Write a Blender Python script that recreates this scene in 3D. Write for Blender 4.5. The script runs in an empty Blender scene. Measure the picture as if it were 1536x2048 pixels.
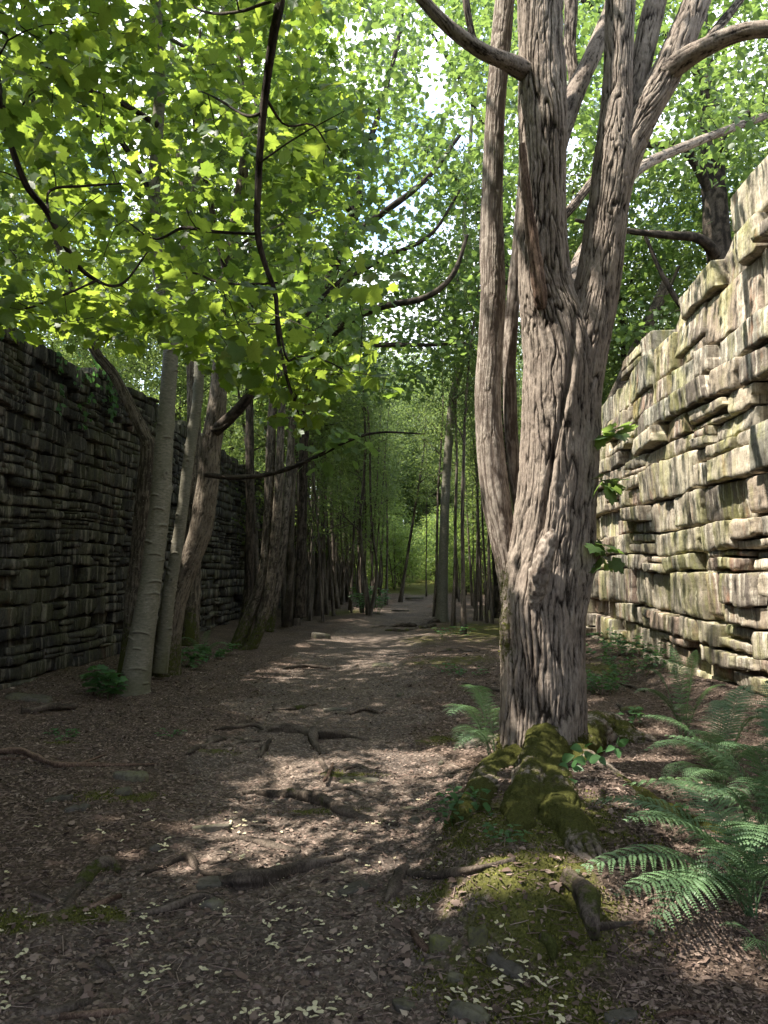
import bpy, math, random
import numpy as np

SC = bpy.context.scene
COL = SC.collection
rng = np.random.default_rng(11)
random.seed(5)

# ------------------------------------------------------------------ camera
CAM = np.array([0.0, 0.0, 1.55])
YAW = math.radians(2.68)
PITCH = math.radians(4.3)
FPX = 1540.0
cam_d = bpy.data.cameras.new('camera')
cam_o = bpy.data.objects.new('camera', cam_d)
COL.objects.link(cam_o)
cam_o.location = CAM
cam_o.rotation_euler = (math.pi / 2 + PITCH, 0, YAW)
cam_d.sensor_fit = 'VERTICAL'
cam_d.sensor_height = 36
cam_d.sensor_width = 27
cam_d.lens = 36 * FPX / 2048
cam_d.clip_start = 0.05
cam_d.clip_end = 2000
SC.camera = cam_o

# ------------------------------------------------------------------ light
SUN = np.array([-0.47, -0.13, 0.87])
SUN = SUN / np.linalg.norm(SUN)
EXPOSURE = 2.35
SKY_STRENGTH = 0.15
w = bpy.data.worlds.new('World')
SC.world = w
w.use_nodes = True
nt = w.node_tree
nt.nodes.clear()
w_out = nt.nodes.new('ShaderNodeOutputWorld')
w_bg = nt.nodes.new('ShaderNodeBackground')
w_sky = nt.nodes.new('ShaderNodeTexSky')
w_sky.sky_type = 'NISHITA'
w_sky.sun_disc = False
w_sky.sun_elevation = math.asin(SUN[2])
w_sky.sun_rotation = math.atan2(SUN[0], SUN[1])
w_bg.inputs['Strength'].default_value = SKY_STRENGTH
# thin bright cloud over the blue
w_tc = nt.nodes.new('ShaderNodeTexCoord')
w_no = nt.nodes.new('ShaderNodeTexNoise')
w_no.inputs['Scale'].default_value = 4.2
w_no.inputs['Detail'].default_value = 5
w_rp = nt.nodes.new('ShaderNodeValToRGB')
w_rp.color_ramp.elements[0].position = 0.40
w_rp.color_ramp.elements[1].position = 0.55
w_mx = nt.nodes.new('ShaderNodeMix')
w_mx.data_type = 'RGBA'
nt.links.new(w_tc.outputs['Generated'], w_no.inputs['Vector'])
nt.links.new(w_no.outputs['Fac'], w_rp.inputs['Fac'])
nt.links.new(w_rp.outputs['Color'], w_mx.inputs['Factor'])
nt.links.new(w_sky.outputs['Color'], w_mx.inputs['A'])
w_mx.inputs['B'].default_value = (4.4, 4.6, 5.1, 1)
nt.links.new(w_mx.outputs['Result'], w_bg.inputs['Color'])
nt.links.new(w_bg.outputs['Background'], w_out.inputs['Surface'])

sun_d = bpy.data.lights.new('sun', 'SUN')
sun_d.energy = 3.25
sun_d.angle = math.radians(0.8)
sun_d.color = (1.0, 0.93, 0.82)
sun_o = bpy.data.objects.new('sun', sun_d)
COL.objects.link(sun_o)
from mathutils import Vector
sun_o.rotation_euler = Vector(SUN.tolist()).to_track_quat('Z', 'Y').to_euler()
sun_o.location = (SUN * 40).tolist()

SC.view_settings.view_transform = 'Standard'
SC.view_settings.look = 'None'
SC.view_settings.gamma = 1
SC.view_settings.exposure = EXPOSURE
SC.render.engine = 'CYCLES'
cy = SC.cycles
cy.max_bounces = 8
cy.diffuse_bounces = 4
cy.glossy_bounces = 2
cy.transmission_bounces = 5
cy.transparent_max_bounces = 4
cy.caustics_reflective = False
cy.caustics_refractive = False
cy.sample_clamp_indirect = 4
cy.use_denoising = True
try:
    cy.denoiser = 'OPENIMAGEDENOISE'
    cy.denoising_input_passes = 'RGB_ALBEDO_NORMAL'
    cy.denoising_prefilter = 'ACCURATE'
except Exception:
    pass

# ------------------------------------------------------------------ pixel geometry
def _rot():
    cy_, sy_ = math.cos(YAW), math.sin(YAW)
    cp, sp = math.cos(PITCH), math.sin(PITCH)
    fwd = np.array([-sy_ * cp, cy_ * cp, sp])
    right = np.array([cy_, sy_, 0.0])
    up = np.cross(right, fwd)
    return fwd, right, up
FW, RT, UP = _rot()

def ray(px, py):
    px = np.asarray(px, float); py = np.asarray(py, float)
    d = FW + ((px - 768) / FPX)[..., None] * RT + ((1024 - py) / FPX)[..., None] * UP
    return d

def P(px, py, y):
    """world point on the line of sight of photo pixel (px,py) at ground distance y"""
    d = ray(px, py)
    t = np.asarray(y, float) / d[..., 1]
    return CAM + d * t[..., None]

def G(px, py, z=0.0):
    d = ray(px, py)
    t = (z - CAM[2]) / d[..., 2]
    return CAM + d * t[..., None]

def to_px(p):
    v = np.asarray(p) - CAM
    f = v @ FW
    return 768 + FPX * (v @ RT) / f, 1024 - FPX * (v @ UP) / f

# ------------------------------------------------------------------ noise
def _hash(ix, iy, iz, seed):
    h = (ix.astype(np.int64) * 374761393 + iy.astype(np.int64) * 668265263 + iz.astype(np.int64) * 1274126177 + seed * 974634777) & 0xffffffff
    h = ((h ^ (h >> 13)) * 1274126177) & 0xffffffff
    h = h ^ (h >> 16)
    return (h & 0xffff) / 32767.5 - 1.0

def noise(p, seed=0):
    p = np.asarray(p, float)
    i = np.floor(p).astype(np.int64)
    f = p - i
    u = f * f * (3 - 2 * f)
    x, y, z = i[..., 0], i[..., 1], i[..., 2]
    ux, uy, uz = u[..., 0], u[..., 1], u[..., 2]
    def L(a, b, t): return a + (b - a) * t
    c = {}
    for dx in (0, 1):
        for dy in (0, 1):
            for dz in (0, 1):
                c[dx, dy, dz] = _hash(x + dx, y + dy, z + dz, seed)
    return L(L(L(c[0,0,0], c[1,0,0], ux), L(c[0,1,0], c[1,1,0], ux), uy),
             L(L(c[0,0,1], c[1,0,1], ux), L(c[0,1,1], c[1,1,1], ux), uy), uz)

def fbm(p, seed=0, octaves=3, gain=0.5):
    a, s, o = 1.0, 0.0, np.asarray(p, float)
    for k in range(octaves):
        s = s + a * noise(o, seed + k * 7)
        a *= gain
        o = o * 2.03 + 11.7
    return s

def smooth(a, b, x):
    t = np.clip((x - a) / (b - a), 0, 1)
    return t * t * (3 - 2 * t)

# ------------------------------------------------------------------ mesh
class MB:
    def __init__(self):
        self.V, self.F, self.A, self.n = [], [], [], 0
    def add(self, V, faces, a=0.5, b=0.0):
        """faces: list of (M,k) int arrays; a, b per-vertex floats"""
        V = np.asarray(V, float).reshape(-1, 3)
        if not isinstance(faces, (list, tuple)):
            faces = [faces]
        for f in faces:
            f = np.asarray(f, int)
            if f.size:
                self.F.append(f + self.n)
        A = np.empty((len(V), 2))
        A[:, 0] = a; A[:, 1] = b
        self.V.append(V); self.A.append(A)
        self.n += len(V)
    def build(self, name, mat, parent=None, base=None, smooth_=True):
        if not self.V:
            return None
        V = np.concatenate(self.V)
        if base is not None:
            V = V - np.asarray(base)
        me = bpy.data.meshes.new(name)
        me.vertices.add(len(V))
        me.vertices.foreach_set('co', V.astype(np.float32).ravel())
        nl = sum(f.size for f in self.F)
        npoly = sum(len(f) for f in self.F)
        me.loops.add(nl)
        me.loops.foreach_set('vertex_index', np.concatenate([f.ravel() for f in self.F]).astype(np.int32))
        me.polygons.add(npoly)
        tot = np.concatenate([np.full(len(f), f.shape[1], np.int64) for f in self.F])
        st = np.concatenate([[0], np.cumsum(tot)[:-1]])
        me.polygons.foreach_set('loop_start', st.astype(np.int32))
        me.update(calc_edges=True)
        A = np.concatenate(self.A).astype(np.float32)
        for k, nm in enumerate(('va', 'vb')):
            at = me.attributes.new(nm, 'FLOAT', 'POINT')
            at.data.foreach_set('value', np.ascontiguousarray(A[:, k]))
        if smooth_:
            me.polygons.foreach_set('use_smooth', np.ones(npoly, bool))
        me.materials.append(mat)
        o = bpy.data.objects.new(name, me)
        COL.objects.link(o)
        if parent is not None:
            o.parent = parent
        return o

def tag(o, label=None, cat=None, group=None, kind=None):
    if label: o['label'] = label
    if cat: o['category'] = cat
    if group: o['group'] = group
    if kind: o['kind'] = kind
    return o

def empty(name, loc, label, cat, group=None):
    o = bpy.data.objects.new(name, None)
    COL.objects.link(o)
    o.location = tuple(float(v) for v in loc)
    o.empty_display_size = 0.2
    return tag(o, label, cat, group)

def copy_tree(o, parent=None):
    c = o.copy()
    COL.objects.link(c)
    if parent is not None:
        c.parent = parent
    for ch in list(o.children):
        copy_tree(ch, c)
    return c

# ------------------------------------------------------------------ materials
class NB:
    def __init__(self, name):
        self.m = bpy.data.materials.new(name)
        self.m.use_nodes = True
        self.t = self.m.node_tree
        self.t.nodes.clear()
        self.out = self.t.nodes.new('ShaderNodeOutputMaterial')
    def n(self, typ, **kw):
        nd = self.t.nodes.new('ShaderNode' + typ)
        for k, v in kw.items():
            if k in nd.inputs: nd.inputs[k].default_value = v
            else: setattr(nd, k, v)
        return nd
    def l(self, a, b): self.t.links.new(a, b)
    def coord(self, scale=(1, 1, 1), src='Object'):
        tc = self.n('TexCoord'); mp = self.n('Mapping')
        mp.inputs['Scale'].default_value = scale
        self.l(tc.outputs[src], mp.inputs['Vector'])
        return mp.outputs['Vector']
    def noise(self, vec, scale, detail=4, rough=0.6, dist=0.0):
        nd = self.n('TexNoise', Scale=scale, Detail=detail, Roughness=rough, Distortion=dist)
        self.l(vec, nd.inputs['Vector'])
        return nd.outputs['Fac']
    def ramp(self, fac, stops):
        r = self.n('ValToRGB')
        e = r.color_ramp.elements
        while len(e) < len(stops): e.new(0.5)
        for k, (p, c) in enumerate(stops):
            e[k].position = p
            e[k].color = (c[0], c[1], c[2], 1) if isinstance(c, (tuple, list)) else (c, c, c, 1)
        self.l(fac, r.inputs['Fac'])
        return r.outputs['Color']
    def attr(self, nm):
        a = self.n('Attribute', attribute_name=nm)
        return a.outputs['Fac']
    def mix(self, fac, a, b, mode='MIX'):
        m = self.n('Mix', data_type='RGBA', blend_type=mode)
        for s, v in (('Factor', fac), ('A', a), ('B', b)):
            if hasattr(v, 'is_linked'): self.l(v, m.inputs[s])
            elif s == 'Factor': m.inputs[0].default_value = v
            else: m.inputs[s].default_value = (v[0], v[1], v[2], 1)
        return m.outputs['Result']
    def math(self, op, a, b=0.0, clamp=False):
        m = self.n('Math', operation=op, use_clamp=clamp)
        for k, v in enumerate((a, b)):
            if hasattr(v, 'is_linked'): self.l(v, m.inputs[k])
            else: m.inputs[k].default_value = v
        return m.outputs[0]
    def bump(self, h, strength=0.5, dist=0.01, normal=None):
        b = self.n('Bump', Strength=strength, Distance=dist)
        self.l(h, b.inputs['Height'])
        if normal is not None: self.l(normal, b.inputs['Normal'])
        return b.outputs['Normal']
    def pbr(self, col, rough=0.8, normal=None, spec=0.3):
        p = self.n('BsdfPrincipled')
        if hasattr(col, 'is_linked'): self.l(col, p.inputs['Base Color'])
        else: p.inputs['Base Color'].default_value = (*col, 1)
        if hasattr(rough, 'is_linked'): self.l(rough, p.inputs['Roughness'])
        else: p.inputs['Roughness'].default_value = rough
        p.inputs['Specular IOR Level'].default_value = spec
        if normal is not None: self.l(normal, p.inputs['Normal'])
        self.l(p.outputs['BSDF'], self.out.inputs['Surface'])
        return self.m

def leaf_mat(name, dark, light, trans_d, trans_l, rough=0.45, spec=0.35, tf=0.5):
    b = NB(name)
    t = b.attr('va')
    oi = b.n('ObjectInfo')
    nz = b.noise(b.coord((1, 1, 1)), 26, 2)
    f = b.math('ADD', b.math('MULTIPLY', t, 0.8), b.math('MULTIPLY', nz, 0.25), True)
    c = b.ramp(f, [(0.05, dark), (0.95, light)])
    tc = b.ramp(f, [(0.05, trans_d), (0.95, trans_l)])
    vein = b.ramp(b.attr('vb'), [(0.0, (0.72, 0.75, 0.6)), (0.12, (1, 1, 1))])
    tc = b.mix(1.0, tc, vein, 'MULTIPLY')
    p = b.n('BsdfPrincipled')
    b.l(c, p.inputs['Base Color'])
    p.inputs['Roughness'].default_value = rough
    p.inputs['Specular IOR Level'].default_value = spec
    tr = b.n('BsdfTranslucent')
    b.l(tc, tr.inputs['Color'])
    mx = b.n('MixShader')
    mx.inputs[0].default_value = tf
    b.l(p.outputs['BSDF'], mx.inputs[1]); b.l(tr.outputs['BSDF'], mx.inputs[2])
    b.l(mx.outputs[0], b.out.inputs['Surface'])
    return b.m

M = {}
M['maple'] = leaf_mat('maple leaf', (0.03, 0.075, 0.02), (0.075, 0.14, 0.035), (0.13, 0.23, 0.03), (0.42, 0.52, 0.065), tf=0.56)
M['sycamore'] = leaf_mat('sycamore leaf', (0.04, 0.08, 0.028), (0.085, 0.14, 0.05), (0.11, 0.20, 0.04), (0.30, 0.41, 0.09), tf=0.5)
M['foliage'] = leaf_mat('small leaf', (0.04, 0.075, 0.028), (0.095, 0.14, 0.05), (0.15, 0.23, 0.05), (0.36, 0.45, 0.12), rough=0.5, tf=0.5)
M['sunny'] = leaf_mat('sunlight-tinted bush leaf', (0.07, 0.12, 0.03), (0.13, 0.19, 0.06), (0.25, 0.38, 0.07), (0.45, 0.55, 0.14), rough=0.5, tf=0.5)  # lighter, yellower small leaf: sunlight on the clearing bushes put into the colour
M['fern'] = leaf_mat('fern green', (0.065, 0.125, 0.058), (0.16, 0.26, 0.125), (0.09, 0.18, 0.06), (0.19, 0.30, 0.11), rough=0.45, tf=0.35, spec=.45)
M['herb'] = leaf_mat('herb green', (0.035, 0.095, 0.035), (0.08, 0.17, 0.06), (0.08, 0.22, 0.05), (0.16, 0.34, 0.08), rough=0.45, tf=0.4)
M['seed'] = leaf_mat('dry seed wing', (0.50, 0.46, 0.27), (0.72, 0.66, 0.45), (0.4, 0.35, 0.15), (0.5, 0.45, 0.2), rough=0.7, tf=0.2)

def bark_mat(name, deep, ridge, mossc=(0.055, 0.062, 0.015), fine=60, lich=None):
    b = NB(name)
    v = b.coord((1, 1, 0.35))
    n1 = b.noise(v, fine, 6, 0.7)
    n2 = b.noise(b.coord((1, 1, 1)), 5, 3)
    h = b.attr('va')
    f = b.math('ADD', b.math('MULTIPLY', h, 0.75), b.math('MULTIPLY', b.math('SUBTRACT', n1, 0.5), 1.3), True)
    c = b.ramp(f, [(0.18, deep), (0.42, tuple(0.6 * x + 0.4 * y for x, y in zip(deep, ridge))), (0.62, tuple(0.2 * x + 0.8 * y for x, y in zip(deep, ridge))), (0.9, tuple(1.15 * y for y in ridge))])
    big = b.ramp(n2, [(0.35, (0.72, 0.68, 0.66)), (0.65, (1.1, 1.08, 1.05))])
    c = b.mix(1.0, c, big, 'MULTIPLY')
    if lich:
        n4 = b.noise(b.coord((1, 1, 1)), 34, 4, 0.7)
        c = b.mix(b.ramp(n4, [(0.60, 0.0), (0.68, 0.85)]), c, lich)
    n3 = b.noise(b.coord((1, 1, 1)), 22, 5, 0.7)
    mf = b.math('ADD', b.attr('vb'), b.math('MULTIPLY', b.math('SUBTRACT', n3, 0.5), 1.3), False)
    mf = b.ramp(mf, [(0.35, 0.0), (0.55, 1.0)])
    nm = b.noise(b.coord((1, 1, 1)), 90, 4, 0.8)
    mc = b.ramp(nm, [(0.3, tuple(x * 0.45 for x in mossc)), (0.7, tuple(x * 1.7 for x in mossc))])
    c = b.mix(mf, c, mc)
    nr = b.bump(b.math('ADD', n1, b.math('MULTIPLY', nm, b.math('MULTIPLY', mf, 1.4))), 0.8, 0.016)
    return b.pbr(c, 0.92, nr, 0.15)

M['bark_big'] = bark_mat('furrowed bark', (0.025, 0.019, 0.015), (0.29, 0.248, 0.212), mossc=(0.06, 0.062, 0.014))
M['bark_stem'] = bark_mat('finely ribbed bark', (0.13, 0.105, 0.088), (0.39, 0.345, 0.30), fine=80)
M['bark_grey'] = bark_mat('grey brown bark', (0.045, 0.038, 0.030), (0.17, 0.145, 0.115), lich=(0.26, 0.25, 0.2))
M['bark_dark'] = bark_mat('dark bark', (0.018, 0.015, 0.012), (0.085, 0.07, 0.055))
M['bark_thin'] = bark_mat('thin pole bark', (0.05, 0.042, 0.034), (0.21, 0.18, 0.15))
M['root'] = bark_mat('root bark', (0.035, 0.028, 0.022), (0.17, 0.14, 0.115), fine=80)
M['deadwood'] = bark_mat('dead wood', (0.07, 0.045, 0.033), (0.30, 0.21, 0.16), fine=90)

def silver_mat():
    b = NB('silver bark')
    co = b.coord((1, 1, 1))
    n1 = b.noise(b.coord((1, 1, 3.0)), 18, 5, 0.65)
    n2 = b.noise(co, 3.5, 3)
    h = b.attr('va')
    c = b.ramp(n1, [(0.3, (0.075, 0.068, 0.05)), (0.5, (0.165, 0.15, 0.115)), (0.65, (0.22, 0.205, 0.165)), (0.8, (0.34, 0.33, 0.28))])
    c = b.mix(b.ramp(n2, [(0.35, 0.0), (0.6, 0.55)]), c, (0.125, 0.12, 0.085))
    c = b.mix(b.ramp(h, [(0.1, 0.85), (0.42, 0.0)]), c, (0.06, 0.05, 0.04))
    n4 = b.noise(co, 55, 3, 0.7)
    c = b.mix(b.ramp(n4, [(0.66, 0.0), (0.72, 0.8)]), c, (0.5, 0.5, 0.43))
    mf = b.ramp(b.math('ADD', b.attr('vb'), b.math('MULTIPLY', b.math('SUBTRACT', n2, 0.5), 0.8)), [(0.4, 0.0), (0.8, 0.7)])
    c = b.mix(mf, c, (0.075, 0.08, 0.035))
    return b.pbr(c, 0.75, b.bump(n1, 0.35, 0.006), 0.25)
M['silver'] = silver_mat()

def stone_mat(name, cols, streak=1.0, green=0.5, dark=1.0):
    """cols: base tones; vertical mineral streaks, algae and rust stains on the face"""
    b = NB(name)
    co = b.coord((1, 1, 1))
    tint = b.attr('va')
    c = b.ramp(tint, [(k / (len(cols) - 1), cc) for k, cc in enumerate(cols)])
    vs = b.coord((9, 9, 0.55))
    s1 = b.noise(vs, 1.0, 5, 0.65, 0.4)
    vs2 = b.coord((26, 26, 0.9))
    s2 = b.noise(vs2, 1.0, 4, 0.6)
    n1 = b.noise(co, 3.0, 5, 0.65)
    n2 = b.noise(co, 26, 6, 0.75)
    # white run-off
    c = b.mix(b.ramp(s1, [(0.53, 0.0), (0.60, 0.75 * streak)]), c, (0.60, 0.56, 0.47))
    c = b.mix(b.ramp(s2, [(0.60, 0.0), (0.66, 0.35 * streak)]), c, (0.64, 0.60, 0.5))
    # dark weeping stains
    s3 = b.noise(b.coord((7, 7, 0.4), 'Object'), 1.7, 4, 0.6)
    c = b.mix(b.ramp(s3, [(0.36, 0.8 * streak), (0.46, 0.0)]), c, (0.10, 0.085, 0.075))
    # rust
    s4 = b.noise(b.coord((2.2, 2.2, 0.8)), 1.6, 4, 0.6)
    c = b.mix(b.ramp(s4, [(0.60, 0.0), (0.70, 0.55 * streak)]), c, (0.27, 0.13, 0.07))
    # algae
    s5 = b.noise(b.coord((1.6, 1.6, 0.7)), 1.3, 5, 0.7)
    c = b.mix(b.ramp(s5, [(0.48, 0.0), (0.62, green)]), c, (0.26, 0.27, 0.075))
    # moss on ledges
    c = b.mix(b.ramp(b.math('ADD', b.attr('vb'), b.math('MULTIPLY', b.math('SUBTRACT', n2, 0.5), 0.7)), [(0.45, 0.0), (0.65, 0.9)]), c, (0.11, 0.12, 0.025))
    g = b.ramp(n2, [(0.30, (0.42, 0.40, 0.38)), (0.5, (0.95, 0.94, 0.92)), (0.7, (1.2, 1.18, 1.15))])
    c = b.mix(1.0, c, g, 'MULTIPLY')
    g = b.ramp(n1, [(0.3, (0.75, 0.73, 0.72)), (0.7, (1.1, 1.1, 1.1))])
    c = b.mix(1.0, c, g, 'MULTIPLY')
    if dark != 1.0:
        c = b.mix(1.0, c, (dark, dark, dark), 'MULTIPLY')
    lam = b.noise(b.coord((3, 3, 60)), 1.0, 3, 0.6)
    hh = b.math('ADD', n2, b.math('MULTIPLY', lam, 0.35))
    return b.pbr(c, 0.9, b.bump(hh, 0.6, 0.012), 0.2)

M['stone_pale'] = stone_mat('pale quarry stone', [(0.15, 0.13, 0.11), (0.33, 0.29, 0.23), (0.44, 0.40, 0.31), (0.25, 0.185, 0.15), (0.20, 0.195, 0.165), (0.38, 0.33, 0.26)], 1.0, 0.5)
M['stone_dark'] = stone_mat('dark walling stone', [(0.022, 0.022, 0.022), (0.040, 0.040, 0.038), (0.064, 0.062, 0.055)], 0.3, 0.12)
M['slab'] = stone_mat('flat path stone', [(0.075, 0.068, 0.058), (0.125, 0.115, 0.095)], 0.0, 0.2)

def ground_mat(name, c0, c1, c2):
    b = NB(name)
    co = b.coord((1, 1, 1))
    n1 = b.noise(co, 1.3, 5, 0.6)
    n2 = b.noise(co, 45, 5, 0.75)
    vo = b.n('TexVoronoi', Scale=55.0)
    vo.inputs['Randomness'].default_value = 1
    mp = b.noise(co, 20, 2)
    b.l(co, vo.inputs['Vector'])
    chips = vo.outputs['Color']
    sep = b.n('SeparateColor'); b.l(chips, sep.inputs[0])
    c = b.ramp(n2, [(0.25, c0), (0.5, c1), (0.72, c2)])
    c = b.mix(b.ramp(sep.outputs[0], [(0.55, 0.0), (0.6, 0.6)]), c, tuple(x * 0.55 for x in c1))
    c = b.mix(b.ramp(sep.outputs[1], [(0.80, 0.0), (0.84, 0.55)]), c, tuple(min(1, x * 1.5) for x in c2))
    big = b.ramp(n1, [(0.3, (0.7, 0.7, 0.72)), (0.7, (1.12, 1.08, 1.05))])
    c = b.mix(1.0, c, big, 'MULTIPLY')
    n3 = b.noise(co, 7, 6, 0.75)
    mf = b.math('ADD', b.attr('vb'), b.math('MULTIPLY', b.math('SUBTRACT', n3, 0.5), 1.5))
    mf = b.ramp(mf, [(0.42, 0.0), (0.60, 0.92)])
    nm = b.noise(co, 110, 4, 0.8)
    mc = b.ramp(nm, [(0.3, (0.028, 0.032, 0.008)), (0.7, (0.12, 0.12, 0.028))])
    c = b.mix(mf, c, mc)
    h = b.math('ADD', b.math('MULTIPLY', n2, 1.0), b.math('MULTIPLY', vo.outputs['Distance'], 0.9))
    return b.pbr(c, 0.95, b.bump(h, 0.8, 0.012), 0.12)
M['ground'] = ground_mat('leaf mould', (0.036, 0.027, 0.021), (0.092, 0.068, 0.053), (0.18, 0.138, 0.112))
M['path'] = ground_mat('trodden earth', (0.052, 0.041, 0.033), (0.125, 0.099, 0.081), (0.22, 0.18, 0.15))

def litter_mat():
    b = NB('bark chips and dead leaves')
    c = b.ramp(b.attr('va'), [(0.0, (0.035, 0.024, 0.019)), (0.3, (0.115, 0.077, 0.060)), (0.6, (0.205, 0.148, 0.120)), (0.85, (0.30, 0.23, 0.185)), (1.0, (0.42, 0.35, 0.27))])
    return b.pbr(c, 0.8, None, 0.25)
M['litter'] = litter_mat()
def moss_mat():
    b = NB('moss')
    c = b.ramp(b.attr('va'), [(0.0, (0.03, 0.036, 0.008)), (0.5, (0.09, 0.094, 0.02)), (1.0, (0.20, 0.195, 0.045))])
    return b.pbr(c, 0.9, None, 0.1)
M['moss'] = moss_mat()

# ------------------------------------------------------------------ terrain
WL, WR = -5.0, 3.6          # wall faces
TREE = np.array([0.93, 5.80])

def moss_mask(x, y):
    m = np.zeros_like(x)
    for cx, cy_, sx, sy, a in MOSS:
        m = np.maximum(m, a * np.exp(-(((x - cx) / sx) ** 2 + ((y - cy_) / sy) ** 2)))
    return m
MOSS = []
for px, py, sx, sy, a in [(1060, 1640, .55, .5, .75), (1080, 1760, .45, .55, .62), (1010, 1810, .45, .4, .48), (1120, 1880, .25, .25, .7),
                          (1120, 1900, .3, .2, .5), (880, 1700, .3, .12, .55), (890, 1480, .35, .3, .55), (920, 1320, 1.4, 1.6, .45), (960, 1260, 2.0, 5.0, .50), (1010, 1230, 1.5, 6.0, .5), (870, 1330, .9, 1.0, .45),
                          (200, 1810, .28, .16, .6), (30, 1830, .25, .15, .6), (240, 1590, .35, .22, .6), (120, 1490, .25, .15, .5), (640, 1610, .5, .1, .45), (430, 1500, .4, .2, .4),
                          (680, 1225, 1.4, 3.5, .5), (850, 1280, 1.0, 2.0, .4), (1200, 2000, .3, .15, .5), (960, 2000, .2, .12, .5), (1290, 1900, .3, .2, .3), (1200, 1340, 1.0, 1.0, .45),
                          (700, 1540, .35, .12, .5), (930, 1930, .35, .16, .55), (1160, 1960, .3, .14, .5)]:
    g = G(px, py, .26 if (py > 1590 and px > 850) else 0.0); MOSS.append((g[0], g[1], sx, sy, min(1.0, a * 1.3)))

def path_c(y):
    return np.interp(y, [0, 3, 5, 9, 15, 22, 30, 45, 70], [-0.75, -0.8, -0.7, -1.05, -1.15, -0.95, -0.5, 0.1, 0.3])
def path_w(y):
    return np.interp(y, [0, 3, 9, 20, 45], [1.15, 1.1, 1.0, 1.1, 0.8])

def base_h(x, y):
    x = np.asarray(x, float); y = np.asarray(y, float)
    q = np.stack([x, y, np.zeros_like(x)], -1)
    h = 0.045 * fbm(q * 0.55, 3, 3) + 0.018 * fbm(q * 2.6, 5, 3)
    # hollow of the worn path
    d = np.abs(x - path_c(y)) / path_w(y)
    h = h - 0.05 * (1 - smooth(0.4, 1.3, d))
    # mound round the big tree
    r = np.hypot((x - TREE[0]) / 1.0, (y - TREE[1] + 0.45) / 1.25)
    h = h + 0.17 * np.exp(-(r / 0.85) ** 2)
    # mossy bank in front of the tree with a drop on its right side
    bank = smooth(1.32, 1.12, x + 0.05 * np.sin(y * 9)) * smooth(-0.05, 0.35, x) * smooth(3.0, 3.6, y) * (1 - smooth(4.9, 5.4, y))
    h = h + 0.20 * bank
    # litter banked up along the left wall
    h = h + 0.16 * smooth(-3.6, -4.9, x) * smooth(-5.6, -5.0, x)
    h = h + 0.18 * smooth(2.7, 3.5, x) * (1 - smooth(20, 26, y))
    # far rise
    h = h + 0.9 * smooth(30, 62, y)
    # banks behind the two walls
    h = h + 4.3 * smooth(WL - 0.45, WL - 0.9, x) + 0.06 * np.maximum(0, WL - 0.9 - x) * (x > -60)
    h = h + 3.6 * smooth(WR + 0.45, WR + 1.4, x) * (1 - smooth(19, 24, y))
    h = h + 3.5 * smooth(57, 88, y) + 6 * smooth(80, 160, y)
    return h

def ghf(x, y):
    """ground height incl. fine litter relief"""
    x = np.asarray(x, float); y = np.asarray(y, float)
    h = base_h(x, y)
    q = np.stack([x, y, np.zeros_like(x)], -1)
    fade = 1 - smooth(9, 22, y)
    h = h + fade * (0.008 * noise(q * 14, 21) + 0.006 * noise(q * 33, 22))
    m = moss_mask(x, y)
    h = h + fade * m * 0.025 * (noise(q * 7, 23) + 0.4)
    return h

def GZ(px, py, dz=0.0):
    """point on the real ground surface under pixel"""
    z = np.zeros_like(np.asarray(px, float))
    for _ in range(5):
        p = G(px, py, z)
        z = ghf(p[..., 0], p[..., 1])
    p = G(px, py, z)
    p[..., 2] = z + dz
    return p

def build_ground():
    def seg(a, b, s): return np.arange(a, b - 1e-9, s)
    def geo(a, b, n): return np.geomspace(a, b, n)
    xs = np.concatenate([-geo(9, 420, 18)[::-1], seg(-8.7, -4.6, .09), seg(-4.6, 3.4, .021), seg(3.4, 8.5, .09), geo(8.7, 420, 18)])
    ys = np.concatenate([-geo(.6, 300, 16)[::-1], seg(0, 1.7, .12), seg(1.7, 7.5, .021), seg(7.5, 13, .045), seg(13, 26, .11), seg(26, 75, .35), geo(75, 520, 22)])
    X, Y = np.meshgrid(xs, ys)
    Z = ghf(X, Y)
    V = np.stack([X, Y, Z], -1).reshape(-1, 3)
    ny, nx = X.shape
    i = np.arange(ny - 1)[:, None] * nx + np.arange(nx - 1)[None]
    F = np.stack([i, i + 1, i + 1 + nx, i + nx], -1).reshape(-1, 4)
    c = V[F].mean(1)
    q = np.stack([c[:, 0], c[:, 1], 0 * c[:, 0]], -1)
    d = np.abs(c[:, 0] - path_c(c[:, 1])) / path_w(c[:, 1]) + 0.35 * fbm(q * 1.7, 31, 3)
    onp = (d < 1) & (c[:, 1] > -20) & (c[:, 1] < 66)
    mm = moss_mask(V[:, 0], V[:, 1])
    mm = np.maximum(mm, 1.0 * smooth(38, 46, V[:, 1]))
    mm = np.maximum(mm, 0.5 * (V[:, 0] < WL - .8))
    for nm, sel, mt in (('ground', ~onp, M['ground']), ('path', onp, M['path'])):
        f = F[sel]
        u, inv = np.unique(f, return_inverse=True)
        b = MB()
        b.add(V[u], inv.reshape(f.shape), 0.5, mm[u])
        o = b.build(nm, mt)
        tag(o, kind='structure', label='brown leaf mould and bark chips covering the ground' if nm == 'ground' else 'trodden earth path between the two walls')
build_ground()

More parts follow.
